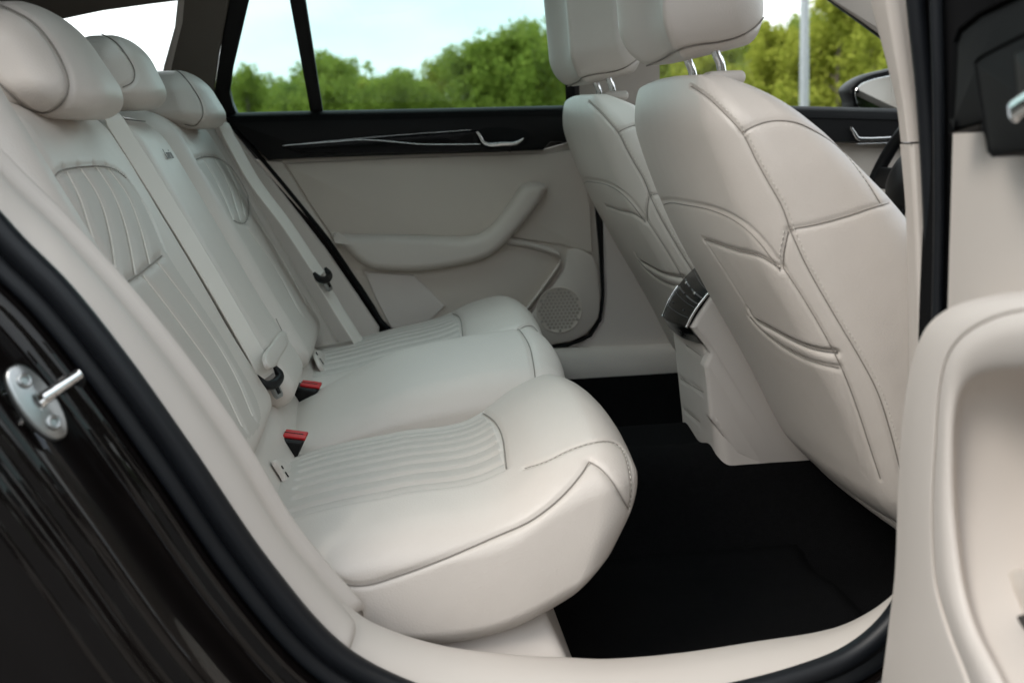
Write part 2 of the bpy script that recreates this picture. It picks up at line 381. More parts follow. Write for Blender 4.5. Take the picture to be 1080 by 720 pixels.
# ================================================================== REAR BENCH
STEP = .0032
bench = thing('rear_bench_seat', 'cream leather rear bench seat with striped perforated inserts, three backrests and three headrests', 'seat', (0, 0, .40))
def cushion(yc, wd, ztop, xf=.315, pix=None, crown=.028, r=.06):
    V, Fq = rbox((.055, yc, .49), (.54, wd, .26), r, STEP)
    u = (V[:, 0] - (-.215))/.54; e = (V[:, 1] - yc)/(wd/2); q = (V[:, 2] - .36)/.26
    x = -.215 + u*(xf + .215)
    zt = ip(x, ztop[0], ztop[1]); zb = ip(x, [-.22, -.05, .02, .10, .18, .24, .28, .33], [.42, .395, .383, .386, .403, .428, .452, .49])
    zt = zt + crown*(1 - np.clip(abs(e), 0, 1)**2.2) - crown*.3
    z = zb + (zt - zb)*q
    x = x - .045*sstep(.75, -.1, q)*sstep(.5, 1, u)                         # nose tucks back underneath
    x = x + .012*(1 - e**2)*sstep(.75, 1, u)
    y = yc + e*wd/2*(1 + .02*np.sin(np.pi*q)) - np.sign(e)*0.0
    return Skin(np.stack([x, y, z], 1), Fq)
zt_far = ([-.22, -.12, 0, .12, .19, .25, .33], [.540, .552, .576, .600, .628, .640, .630])
zt_near = ([-.22, -.12, 0, .13, .19, .24, .33], [.495, .523, .541, .560, .600, .620, .596])
def outer_cushion(sgn, label):
    yc = sgn*.40
    k = cushion(yc, .53, zt_near if sgn < 0 else zt_far, xf=.292)
    stripes = [yc + sgn*v for v in np.linspace(-.135, .115, 7)]
    for y in stripes: k.seam(k.top([(-.14, y), (.0, y), (.132, y)]), .0055, .0052, 0); k.ex.append((sweep(k.top([(-.14, y), (.0, y), (.132, y)]) - np.array([0, 0, .0038]), circ(.0013, 6), (0, 0, 1), n=60), 2))
    yo = yc + sgn*.14; yi = yc - sgn*.17
    k.seam(k.top([(.138, yi - sgn*.03), (.146, yc), (.138, yo)]), .004, .0055, .0009)
    k.press(k.top([(-.16, yo), (.0, yo), (.135, yo)]), .002, .005); k.press(k.top([(-.16, yi), (.0, yi), (.135, yi)]), .002, .005)
    if sgn < 0:
        k.refresh()
        k.seam(k.cam([(349, 606), (362, 615), (385, 617), (420, 607), (470, 588), (520, 566), (560, 548), (590, 525), (612, 500), (621, 486)]), .0030, .0042, .0009)
        k.seam(k.cam([(621, 486), (632, 492), (645, 506), (655, 522), (664, 537)]), .003, .005, .0008)
        k.seam(k.cam([(553, 493), (575, 486), (600, 474), (625, 466), (645, 465), (656, 472), (664, 490), (667, 515), (665, 535)]), .0025, .0042, .0006, stitch=.004, side=1)
    else:
        k.refresh()
        k.seam(k.cam([(540, 356), (552, 344), (562, 343), (569, 352), (573, 370)]), .003, .005, .0008)
    xa, xb = -.175, .138; ya, yb = sorted((yo, yi))
    reg = lambda C: (C[:, 0] > xa) & (C[:, 0] < xb) & (C[:, 1] > ya) & (C[:, 1] < yb) & (C[:, 2] > .52)
    return k.build('seat_cushion', bench, reg, label=label)
outer_cushion(-1, 'near cream leather cushion with long stitched stripes'); outer_cushion(1, 'far cream leather cushion beside the closed door')
k = cushion(0, .285, ([-.22, -.12, 0, .12, .2, .26, .33], [.510, .552, .600, .622, .630, .632, .615]), xf=.285, crown=.008, r=.05)
k.V[:, 2] += .16*k.V[:, 1]*sstep(.45, .6, k.V[:, 2]); k.refresh()
k.seam(k.top([(.235, -.125), (.242, 0), (.235, .125)]), .003, .005, .0008)
k.build('seat_cushion', bench, None, label='narrow smooth centre cushion without stripes')
# backrests: front face leans back
def XF(z): return -.38 + (.98 - z)*.48
def backrest(yc, wd, z0=.575, z1=1.075, bulge=.012, bol=.0, top_in=.05, dx=0.):
    V, Fq = rbox((0, yc, (z0 + z1)/2), (.13, wd, z1 - z0), .05, STEP)
    q = (V[:, 2] - z0)/(z1 - z0); e = (V[:, 1] - yc)/(wd/2); f = np.clip((V[:, 0] + .065)/.13, 0, 1)
    x = XF(V[:, 2]) + dx + V[:, 0] - .065 + f*(bulge*(1 - e**2)*(1 - (2*q - 1)**4) + bol*abs(e)**3*sstep(0, .5, q) + .012*sstep(.35, 0, q))
    y = yc + e*wd/2*(1 - top_in*sstep(.8, 1, q))
    z = V[:, 2] + f*.0
    return Skin(np.stack([x, y, z], 1), Fq)
b = backrest(-.385, .475, bol=.014)
ins = [(58, 187), (62, 181), (74, 177), (92, 175), (110, 175), (124, 179), (140, 195), (158, 225), (173, 262), (172, 270), (150, 286), (127, 302), (110, 288), (88, 250), (70, 215)]
b.seam(b.cam(ins[:6] + [(134, 187)]), .0035, .005, .0009, stitch=.0035)
b.seam(b.cam([(127, 302), (150, 287), (172, 269)]), .004, .006, .001)
b.press(b.cam([(134, 187), (158, 225), (173, 262)]), .0025, .005); b.press(b.cam([(58, 187), (70, 215), (88, 250), (110, 288), (127, 302)]), .0025, .006)
for l in ([(72, 180), (85, 205), (97, 240), (110, 280), (114, 291)], [(87, 177), (106, 207), (118, 245), (126, 297)], [(103, 175), (121, 203), (135, 240), (145, 289)], [(115, 176), (136, 205), (150, 240), (160, 278)], [(60, 190), (72, 215), (86, 246)]):
    b.pleat(b.cam(l))
for l in ([(133, 303), (173, 345), (213, 400), (247, 462)], [(153, 290), (193, 342), (230, 395), (257, 449)], [(169, 277), (211, 333), (247, 390), (268, 438)], [(128, 318), (160, 357), (198, 410), (230, 462)], [(140, 350), (175, 395), (215, 455)]):
    b.pleat(b.cam(l))
b.build('backrest', bench, pregion([(58, 187), (74, 177), (110, 175), (124, 179), (140, 195), (173, 262), (185, 282), (240, 365), (275, 440), (262, 462), (235, 462), (127, 318), (88, 250)]), label='near backrest with an arched striped insert')
b = backrest(.385, .475, bol=.012, dx=.036)
b.seam(b.cam([(207, 168), (215, 165), (228, 166), (240, 172), (252, 185), (262, 205)]), .003, .005, .0008, stitch=.0035)
b.seam(b.cam([(262, 205), (263, 225), (258, 236), (247, 232)]), .003, .005, .0008)
for l in ([(216, 168), (232, 196), (248, 232)], [(228, 168), (243, 196), (255, 233)], [(240, 174), (252, 200), (260, 228)], [(262, 240), (290, 280), (318, 330)], [(272, 232), (300, 275), (325, 322)]): b.pleat(b.cam(l))
b.build('backrest', bench, pregion([(207, 168), (228, 166), (252, 185), (264, 210), (262, 232), (250, 236), (228, 200)]), label='far backrest beside the far window')
b = backrest(-.0, .285, z1=1.06, bulge=.006, dx=.030)
b.seam(b.cam([(122, 124), (140, 126), (160, 128)]), .003, .004, .0008)
b.seam(b.cam([(193, 150), (215, 185), (250, 250), (283, 318), (298, 348)]), .003, .0045, .0008)
b.press(b.cam([(278, 380), (290, 362), (300, 352)]), .008, .004)
b.press(b.cam([(178, 165.5), (181, 166), (184, 167)]), .0005, .002)
b.build('backrest', bench, None, label='smooth centre backrest with small embossed script')
# embossed script on the centre backrest
fc = bpy.data.curves.new('script', 'FONT'); fc.body = 'Laurin'; fc.size = .025; fc.extrude = .0004; fc.align_x = 'CENTER'; fc.shear = .2
fo = bpy.data.objects.new('embossed_script', fc); COL.objects.link(fo)
zz = P(181, 167, 0)[2]; pc = np.array([XF(zz) + .0375, P(181, 167, 0.005)[1] + .0, zz])
a_y = Vector((0, 1, 0)); a_u = Vector((-.48, 0, 1)).normalized(); a_n = a_y.cross(a_u)
mw = Matrix((a_y, a_u, a_n)).transposed().to_4x4(); mw.translation = Vector(pc)
fo.matrix_world = mw
bpy.context.view_layer.update()
me = bpy.data.meshes.new_from_object(fo); me.transform(mw); me.materials.clear(); me.materials.append(M['print'])
bpy.data.objects.remove(fo); fo = bpy.data.objects.new('embossed_script', me); COL.objects.link(fo); fo.parent = bench; fo.matrix_parent_inverse = bench.matrix_basis.inverted()
# lower bolster between cushion and backrest, with the child-seat anchor slots
def bite(yc, wd):
    V, Fq = rbox((-.226, yc, .505), (.13, wd, .19), .03, .005); V[:, 0] += -(V[:, 2] - .515)*.50 + .03*sstep(.05, .3, V[:, 1])
    return V, Fq
V, Fq = bite(-.02, .98); sk = Skin(V, Fq)
sk.build('lower_backrest_pad', bench)
# side bolsters at both ends of the bench
for s_ in (-1, 1):
    V, Fq = rbox((0, s_*.655, .80), (.16, .085, .66), .038, .005); q = (V[:, 2] - .47)/.66; V[:, 0] += XF(V[:, 2]) - (.058 if s_ < 0 else .030)
    Skin(V, Fq).build('side_bolster', bench)
# headrests
def headrest(yc, wd, z0, z1, xc, th=.15, lean=.20):
    V, Fq = rbox((0, 0, 0), (2, 2, 2), .72, .035)
    x, e, q = V.T
    t = (q + 1)/2
    tx = th/2*(1 - .20*q) ; yy = yc + e*wd/2*(1 - .10*sstep(.2, 1, t)) ; xx = xc + x*tx - lean*(q*(z1 - z0)/2) - .012*e*e
    zz_ = (z0 + z1)/2 + q*(z1 - z0)/2 - .006*e*e
    h = Skin(np.stack([xx, yy, zz_], 1), Fq)
    return h
def postpair(parent, yc, x, z0, z1, lean, sep=.07, r=.0055, name='headrest_post'):
    for s_ in (-1, 1):
        a = np.array([x, yc + s_*sep, z0]); bb = np.array([x - lean*(z1 - z0), yc + s_*sep, z1])
        link(name, *tube([a, (a + bb)/2, bb], r, 16, 14), 'chrome', parent)
hr = []
h = headrest(-.385, .270, 1.045, 1.192, -.426, .135, lean=.38)
h.refresh()
h.seam(h.cam([(-6, 2), (10, 8), (35, 22), (55, 45), (69, 72), (73, 92), (68, 108), (55, 119), (42, 121), (28, 116), (12, 102), (-4, 86)]), .004, .006, .0011, stitch=0)
hr.append(h.build('headrest', bench, label='large near headrest with an oval stitched side'))
h = headrest(.0, .235, 1.068, 1.185, -.415, .115); h.refresh()
h.seam(h.cam([(84, 31), (100, 33), (120, 42), (134, 58), (143, 76), (141, 86), (130, 92)]), .003, .005, .0009)
hr.append(h.build('headrest', bench, label='smaller centre headrest'))
h = headrest(.385, .280, 1.040, 1.152, -.378, .125, lean=.28); h.refresh()
h.seam(h.cam([(176, 69), (190, 76), (205, 94), (214, 112), (214, 124), (205, 134), (195, 132)]), .003, .005, .0009)
hr.append(h.build('headrest', bench, label='far headrest beside the window'))
for o, yc in zip(hr, (-.385, 0, .385)): postpair(o, yc, -.43, 1.0, 1.11, .3)
# ================================================================== FRONT SEATS
def front_seat(label, seams=True):
    root = thing('front_seat', label, 'seat', (.75, -.38, .36), 'pair of cream leather front seats')
    z0, z1 = .44, 1.062; yc = -.375; wd = .53
    V, Fq = rbox((.5, yc, (z0 + z1)/2), (.2, wd, z1 - z0), .072, .0027)
    z = V[:, 2]; f = (V[:, 0] - .4)/.2; e = (V[:, 1] - yc)/(wd/2)
    xb = ip(z, [.40, .45, .49, .62, .75, .88, .95, 1.02, 1.07], [.70, .672, .65, .588, .518, .452, .424, .400, .386])
    th = ip(z, [.40, .55, .75, .88, .95, 1.0, 1.04, 1.07], [.12, .14, .18, .190, .165, .138, .105, .06])
    bo = sstep(.35, 1, abs(e))*ip(z, [.4, .6, .88, 1.0, 1.07], [.03, .045, .030, .006, 0]) - .012
    wv = ip(z, [.40, .50, .70, .88, .97, 1.03, 1.07], [.80, .90, 1.0, 1.0, .965, .90, .82])
    x = xb + f*(th + bo) - (1 - f)*.016*(1 - e*e)
    y = yc + e*wd/2*wv
    s = Skin(np.stack([x, y, z + .010*(1 - e*e)*sstep(.9, 1.07, z)], 1), Fq)
    s.seam(s.cam([(728, 91), (736, 96), (746, 103), (762, 118), (782, 140), (798, 171), (812, 196), (823, 215), (831, 236), (833, 243)]), .0022, .0034, .0007, stitch=.0055, side=-1)
    s.seam(s.cam([(831, 244), (829, 254), (826, 268), (826, 283)]), .0022, .0034, .0007, stitch=.0045)
    s.seam(s.cam([(833, 243), (850, 280), (880, 333), (905, 375), (925, 413), (940, 460), (950, 500)]), .0022, .0034, .0007, stitch=.0055, side=-1)
    s.seam(s.cam([(782, 140), (795, 133), (810, 128), (825, 127), (840, 129), (862, 139), (885, 155), (902, 174), (918, 196), (929, 214)]), .0022, .0034, .0007, stitch=.0055, side=1)
    s.seam(s.cam([(874, 117), (893, 138), (908, 160), (918, 178)]), .0022, .0034, .0007)
    s.seam(s.cam([(833, 242), (860, 237), (890, 229), (920, 219), (938, 214)]), .0022, .0034, .0007)
    s.press(s.cam([(698, 213), (705, 211), (720, 213), (750, 219), (778, 231), (800, 249), (826, 283)]), .0028, .0038)
    s.seam(s.cam([(700, 216), (706, 214), (720, 216), (750, 222), (776, 234), (797, 252), (822, 285)]), .001, .003, .0007)
    s.seam(s.cam([(826, 283), (845, 312), (873, 360), (890, 395), (905, 435), (918, 475), (928, 505)]), .0018, .0034, .0006)
    # map pocket on the back
    s.seam(s.cam([(742, 253), (752, 256), (775, 264), (800, 270), (822, 283)]), .0032, .0042, .0009)
    s.press(s.cam([(742, 253), (757, 275), (773, 300), (790, 327)]), .0011, .006)
    s.seam(s.cam([(789, 327), (795, 337), (812, 347), (832, 358), (853, 367), (870, 371), (882, 372)]), .0065, .0045, .0014)
    s.seam(s.cam([(790, 335), (802, 348), (822, 364), (845, 377), (865, 384), (884, 388)]), .0032, .0045, .0008)
    s.press(s.cam([(884, 388), (895, 425), (905, 465), (912, 500)]), .001, .006)
    s.build('backrest', root)
    # headrest
    V, Fq = rbox((0, 0, 0), (2, 2, 2), .42, .03); a, e, q = V.T
    zc, hh = 1.250, .148; tq = (q + 1)/2
    X = .452 + a*.062*(1 - .12*q) - .05*e*e - .10*q*hh + (a > 0)*0
    Y = -.378 + e*.138*(1 + .05*np.cos(q*1.4)) ; Z = zc + q*hh + .010*np.clip(a, -1, 1)*sstep(.5, 0, tq)*1.4
    h = Skin(np.stack([X, Y, Z], 1), Fq)
    h.seam(h.cam([(663, 70), (680, 71), (697, 64), (712, 55), (735, 49), (758, 46), (780, 40), (800, 27), (812, 10)]), .003, .004, .0011)
    ho = h.build('headrest', root)
    for yy, nm in ((-.445, 1), (-.305, 2)):
        pth = np.array([[.462, yy, 1.045], [.458, yy, 1.085], [.452, yy, 1.10], [.448, yy, 1.16]])
        link('headrest_post', *tube(pth, .0062, 24, 14), 'chrome', ho)
        V, Fq = rbox((.462, yy, 1.066), (.052, .042, .018), .008, .003); link('post_collar', V, Fq, 'trim', ho)
    # cushion and base (mostly behind the backrest)
    V, Fq = rbox((.93, yc, .52), (.50, .50, .17), .06, .008); e = (V[:, 1] - yc)/.25; V[:, 2] += (V[:, 0] - .9)*.12 + .02*abs(e)**3; Skin(V, Fq).build('seat_cushion', root)
    V, Fq = rbox((1.0, yc, .43), (.36, .42, .09), .02, .02); link('seat_base', V, Fq, 'black_plastic', root)
    for yy in (-.20, .20):
        V, Fq = rbox((1.02, yc + yy, .375), (.42, .035, .14), .006, .01); link('seat_rail', V, Fq, 'black_plastic', root)
    return root
seatA = front_seat('near front seat right behind the door pillar, cream leather with map pocket and stitched back')
seatB = seatA.copy(); COL.objects.link(seatB)
for ch in list(seatA.children):
    c = ch.copy(); COL.objects.link(c); c.parent = seatB; c.matrix_parent_inverse = ch.matrix_parent_inverse.copy()
    for g in ch.children: d = g.copy(); COL.objects.link(d); d.parent = c; d.matrix_parent_inverse = g.matrix_parent_inverse.copy()
seatB.location = Vector(seatA.location) + Vector((.008, .755, .006)); seatB['label'] = 'far front seat behind the steering wheel, partly hidden by the nearer front seat'
# ================================================================== THE CAR
car = thing('station_wagon', 'dark brown station wagon seen through its open rear door, with cream cabin trim', 'car', (0, 0, .15))
def part(name, VF, mt, parent=car, sharp=None, label=None, smooth=True): return link(name, VF[0], VF[1], mt, parent, sharp=sharp, label=label, smooth=smooth)
nY = (0, -1, 0)
R2 = [(0, 0), (.0015, .003), (.004, .0045), (.008, .005)]
# --- door opening loop (X, Z at about Y=-.79), clockwise from the C-pillar
LOOP = np.array([(-.455, 1.06), (-.372, .924), (-.325, .865), (-.278, .791), (-.224, .694), (-.153, .561), (-.083, .461), (-.015, .411), (.06, .380), (.20, .362), (.33, .365), (.43, .380), (.50, .402), (.548, .440), (.580, .50), (.594, .60), (.598, .75), (.590, .92), (.575, 1.12), (.545, 1.28), (.47, 1.37), (.30, 1.405), (.05, 1.41), (-.20, 1.39), (-.37, 1.32), (-.46, 1.20)])
LP = cr_(LOOP, 260, True)
Tn = np.roll(LP, -1, 0) - np.roll(LP, 1, 0); Tn /= np.linalg.norm(Tn, axis=1)[:, None]; ON = np.stack([Tn[:, 1], -Tn[:, 0]], 1)
if ((LP - LP.mean(0))*ON).sum() < 0: ON = -ON
def yoff(z): return .10*np.clip((z - .95)/.5, 0, 1)**1.3         # tumblehome: the side leans in above the belt line
def lrail(w, y, sel=None):
    q = LP + ON*w; r = np.stack([q[:, 0], y + yoff(q[:, 1]), q[:, 1]], 1)
    return r if sel is None else r[sel]
def loopskin(prof, m=1, sel=None, loop=True):
    R_ = np.stack([lrail(w, y, sel) for w, y in prof], 1)
    if m > 1: R_ = np.stack([cr_(R_[i], (len(prof) - 1)*m + 1) for i in range(len(R_))], 0)
    return grid(R_, cu=loop)
# rubber seal: round bulb plus lip, all the way round
bulb = [(-.004 + .0135*math.cos(a), -.802 + .0135*math.sin(a)) for a in np.linspace(0, 2*math.pi, 17)]
part('door_seal', loopskin(bulb), 'rubber')
lip = [(.004, -.790), (.012, -.800), (.026, -.806), (.030, -.803), (.031, -.795)]
part('seal_lip', loopskin(lip, 3), 'rubber')
# painted door jamb: flange, step, jamb face, outer edge
jamb = [(.004, -.784), (.028, -.788), (.0305, -.792), (.032, -.812), (.0355, -.818), (.043, -.8205), (.049, -.8225), (.0535, -.827), (.0555, -.834), (.0565, -.845), (.059, -.862), (.0635, -.885), (.069, -.906), (.075, -.915), (.083, -.9185), (.089, -.919), (.094, -.922), (.0965, -.928), (.098, -.936), (.102, -.941), (.110, -.944), (.122, -.946), (.126, -.950)]
part('door_jamb', loopskin(jamb, 3), 'paint')
sel = np.where((ON[:, 0] < .25) & (LP[:, 1] < 1.02))[0]
brk = np.where(np.diff(sel) > 1)[0]
if len(brk): sel = np.r_[sel[brk[0] + 1:], sel[:brk[0] + 1]]
sel = sel[(LP[sel, 0] < .60)]
part('quarter_panel', loopskin([(.126, -.950), (.128, -.944), (.134, -.944), (.137, -.950), (.15, -.953), (.20, -.957), (.30, -.955), (.42, -.945), (.55, -.92)], 3, sel, False), 'paint')
def sheet(x0, x1, y, z0, z1, mt, name, par=car, bow=.03, th=.012):
    V, Fq = rbox(((x0 + x1)/2, y, (z0 + z1)/2), (x1 - x0, th, z1 - z0), .004, .05); q = (V[:, 2] - z0)/(z1 - z0)
    V[:, 1] += math.copysign(1, y)*bow*np.sin(np.pi*np.clip(q, 0, 1)) ; return link(name, V, Fq, mt, par)
sheet(-1.6, .60, .90, .22, 1.03, 'paint', 'far_body_side'); sheet(.605, 1.75, .90, .22, 1.03, 'paint', 'front_door_skin')
sheet(.70, 1.75, -.90, .22, 1.02, 'paint', 'front_door_skin'); sheet(.75, 1.70, -.76, .36, 1.0, 'trim', 'front_door_panel', bow=0)
# roof and headliner
def roofz(x, y, z0): return z0 - .07*y**2 - .045*np.maximum(0, -x - .5)**2 - .05*np.maximum(0, x - .5)**2
def roofpanel(name, x0, x1, y0, y1, z0, th, mt):
    V, Fq = rbox(((x0 + x1)/2, (y0 + y1)/2, z0), (x1 - x0, y1 - y0, th), min(.007, th/2.1), .04); V[:, 2] = roofz(V[:, 0], V[:, 1], V[:, 2]); return link(name, V, Fq, mt, car)
RX0, RX1, RY = -.35, .72, .42
for nm, z_, th_, mt_, e in (('roof', 1.455, .03, 'paint', .70), ('headliner', 1.425, .016, 'pillar_grey', .67)):
    roofpanel(nm, -1.55, RX0, -e, e, z_, th_, mt_); roofpanel(nm, RX1, .95, -e, e, z_, th_, mt_)
    roofpanel(nm, RX0, RX1, -e, -RY, z_, th_, mt_); roofpanel(nm, RX0, RX1, RY, e, z_, th_, mt_)
roofpanel('added_roof_glass', RX0 - .01, RX1 + .01, -RY - .01, RY + .01, 1.478, .004, 'glass_roof_added')  # unseen glass roof, added to let more sky light onto the seats
# tail: load cover, tailgate
V, Fq = rbox((-.98, 0, .985), (.95, 1.26, .02), .008, .03); link('load_cover', V, Fq, 'black_soft', car)
V, Fq = rbox((-1.62, 0, .62), (.05, 1.5, .84), .02, .05); link('tailgate', V, Fq, 'paint', car)
V, Fq = rbox((-.45, 0, .50), (.05, 1.40, .98), .02, .05); V[:, 0] += XF(V[:, 2]) - XF(.5) - .05; V[:, 2] = np.clip(V[:, 2], .2, .98); link('backrest_shell', V, Fq, 'black_soft', bench)
# floor: carpet that climbs the tunnel and the sills
ys = np.array([-.74, -.715, -.70, -.66, -.60, -.40, -.22, -.17, -.13, 0, .13, .17, .22, .40, .58, .64, .665, .69])
zs = np.array([.335, .372, .372, .325, .300, .295, .31, .36, .425, .44, .425, .36, .31, .295, .31, .38, .452, .452])
xs = np.linspace(-.25, 1.75, 40); yy = np.linspace(-.74, .69, 120); zz = ip(yy, ys, zs)
A = np.stack(np.broadcast_arrays(xs[:, None], yy[None], (zz[None] + .16*sstep(1.25, 1.7, xs)[:, None])), -1)
V, Fq = grid(A); part('carpet', (V, Fq), 'carpet')
# rear mat lying on the carpet
V, Fq = rbox((.40, -.43, .3085), (.50, .40, .010), .004, .02); V[:, 2] += ip(V[:, 1], ys, zs) - .296; matb = link('floor_mat', V, Fq, 'carpet'); tag(matb, 'black rear floor mat in the footwell between the near cushion and the front seat', 'floor mat')
# --- bench base (cream plinth under the cushions)
V, Fq = rbox((-.035, .02, .365), (.40, 1.24, .12), .012, .01); V[:, 0] += (.425 - V[:, 2])*.45*(V[:, 0] > 0); V[:, 1] -= (.425 - V[:, 2])*.9*(V[:, 1] < 0); link('seat_plinth', V, Fq, 'trim', bench)
# --- near side opening trim

def nearest(px, py, y=-.79):
    q = P(px, py, y); return int(np.argmin((LP[:, 0] - q[0])**2 + (LP[:, 1] - q[2])**2))
def looprun(w, y, i0, i1): return lrail(w, y, np.arange(i0, i1 + 1) % len(LP))
i0 = nearest(-120, 130); i1 = nearest(375, 664)
inner = PL([(-120, 25), (-60, 95), (0, 171), (60, 231), (130, 309), (200, 397), (250, 470), (300, 553), (340, 603), (372, 640)], -.705)
inner2 = inner + np.array([.008, .012, .003]); inner3 = inner2 + np.array([.0, .03, -.035])
outer = looprun(-.009, -.792, i0, i1)
mid = .5*cr_(inner, 60) + .5*cr_(outer, 60) + np.array([.006, -.006, .008])
def tail(r):
    t_ = r[-1] - r[-2]; t_ = t_/np.linalg.norm(t_); return np.vstack([r, r[-1] + t_*.004 + np.array([0, .001, -.002]), r[-1] + t_*.005 + np.array([-.002, .004, -.010])])
rails_ = rails; railt = lambda rl, n, m: rails_([tail(np.asarray(r)) for r in rl], n, m)
part('pillar_trim', railt([outer + np.array([-.004, .006, -.006]), outer, outer*.85 + cr_(inner, len(outer))*.15 + np.array([.004, -.004, .005]), mid, inner + np.array([-.004, -.001, -.0]), inner2, inner3], 140, 5), 'trim')
i2 = nearest(364, 655); i3 = nearest(945, 648)
outer = looprun(-.009, -.792, i2, i3)
inner = PL([(364, 632), (384, 648), (420, 664), (470, 678), (540, 687), (600, 690), (640, 691.5), (720, 685), (800, 673), (860, 664), (890, 656), (920, 641), (946, 622)], -.705)
outer = outer + np.array([0, 0, -.003]); inner = inner + np.array([0, 0, -.003]); o2 = cr_(outer, 60); n2 = cr_(inner, 60)
part('sill_trim', rails([o2 + np.array([0, .004, -.006]), o2, o2*.85 + n2*.15 + np.array([.0, 0, .006]), o2*.5 + n2*.5 + np.array([0, 0, .010]), n2*.93 + o2*.07 + np.array([0, 0, .002]), n2 + np.array([0, .004, -.003]), n2 + np.array([0, .010, -.025])], 160, 5), 'trim')
# --- near B-pillar trims
le = [(903, -120), (912, -40), (917, 0), (935, 68), (945, 108), (950, 150), (955, 220), (957, 300), (958, 380), (957, 450), (955, 520), (948, 620)]
re = [(925, -120), (934, -40), (940, 0), (950, 68), (956, 108), (961, 150), (967, 220), (971, 300), (973, 380), (973, 450), (972, 520), (966, 620)]
def pil(lp, rp, name, fwd):
    a = PL(lp, -.715); b = PL(rp, -.785)
    u_ = a - b; part(name, rails([b + np.array([.012, .006, 0]), b + np.array([.002, .001, 0]), b + u_*.03 + np.array([-.001, -.001, 0]), b + u_*.5 + np.array([-.002, -.001, 0]), b + u_*.95 + np.array([-.001, 0, 0]), a + np.array([.001, .002, 0]), a + np.array([.006, .006, 0]), a + np.array([.04, .016, 0]), a + np.array([fwd, .0, 0]), b + np.array([fwd, .03, 0])], 120, 3, closed=True), 'trim')
pil(le[:6], re[:6], 'pillar_trim', .16)
le2 = [(x - 3 if i == 0 else x, y) for i, (x, y) in enumerate(le[5:])]; pil([(949, 152)] + le[6:], [(963, 152)] + re[6:], 'pillar_trim', .10)
# --- door striker on the jamb
st = thing('door_striker', '', '') if False else None
sc = np.array([-.352, -.888, .772])
ax1 = np.array([.52, 0, -.85]); ax1 = P(62, 458, -.890) - P(16, 392, -.890); ax1 /= np.linalg.norm(ax1)
nrm = np.cross(ax1, np.array([.10, -.95, .25])); nrm /= np.linalg.norm(nrm); nrm = nrm if nrm[0] > 0 else -nrm
# plate lies on the sloping jamb face: its normal looks outwards and into the opening
pn = np.array([.62, -.62, .48]); pn -= ax1*(pn @ ax1); pn /= np.linalg.norm(pn); pw = np.cross(ax1, pn)
pc = P(38, 425, -.895)
def plate(n, a, b, ex=1.6): 
    t = np.arange(n)*2*math.pi/n; return np.array([pc + ax1*a*np.cos(q) + pw*b*math.copysign(abs(math.sin(q))**.85, math.sin(q)) for q in t])
pl = link('striker_plate', *puck(plate(28, .040, .0185), pn, [(0, 0), (0, .0025), (.001, .0042), (.003, .0052)], back=.002), 'steel', car, sharp=40)
for s_ in (-1, 1):
    c0 = pc + ax1*.023*s_ + pn*.0052
    rg = lambda r, c=c0: np.array([c + ax1*r*math.cos(q) + pw*r*math.sin(q) for q in np.linspace(0, 2*math.pi, 16, endpoint=False)])
    link('striker_bolt', *puck(rg(.0075), pn, [(0, 0), (.0005, .0022), (.002, .0030), (.0036, .0026), (.0042, .0008)]), 'steel', pl, sharp=40)
    link('bolt_socket', *puck(rg(.0028), pn, [(0, .001), (0, .0016)], n=24), 'black_plastic', pl) if False else None
bar = [pc - pn*.002, pc*.5 + P(83, 395, -.862)*.5, P(83, 395, -.862)]
link('striker_bar', *sweep(bar, circ(.0090, 14, .0068), ax1, n=50, scale=np.interp(np.linspace(0, 1, 50), [0, .15, .4, 1], [1.5, 1.15, .95, .85])), 'chrome', pl)
link('striker_bar', *sweep([P(79, 396, -.862), P(84, 400, -.862), P(82, 406, -.862)], circ(.0055, 12), ax1, n=12), 'black_plastic', pl)
bl = [P(2, 452, -.925), P(22, 438, -.91)]
# ================================================================== FAR SIDE OF THE CABIN
YD = .70
def PW(px, py, y0=.715, lean=.33):
    "point in the far window plane, which leans inwards with height"
    Y = y0
    for _ in range(6): q = P(px, py, Y); Y = y0 - max(0, q[2] - 1.07)*lean
    return P(px, py, Y)
def PWL(pts, y0=.715): return np.array([PW(a, b, y0) for a, b in pts])
fdoor = link('rear_door', *puck(PL([(262, 150), (285, 168), (420, 163), (572, 158), (606, 148), (616, 170), (626, 205), (631, 260), (634, 310), (631, 335), (620, 352), (600, 361), (560, 366), (440, 368), (402, 338), (345, 253), (290, 183)], YD + .002), nY, [(0, 0), (.001, .004), (.005, .006)], n=200, smooth=False), 'trim_fabric', car, sharp=35, label='closed far rear door with cream lining and wood-dark upper strip')
fdoor['label'] = 'closed far rear door with cream lining under a black upper strip'
def fp(name, pts, prof, mt, y=YD, n=160, sm=True, par=None, sharp=35): return link(name, *puck(PL(pts, y), nY, prof, n=n, smooth=sm), mt, par or fdoor, sharp=sharp)
soft = [(0, 0), (0, .004), (.002, .010), (.006, .0145), (.012, .016)]
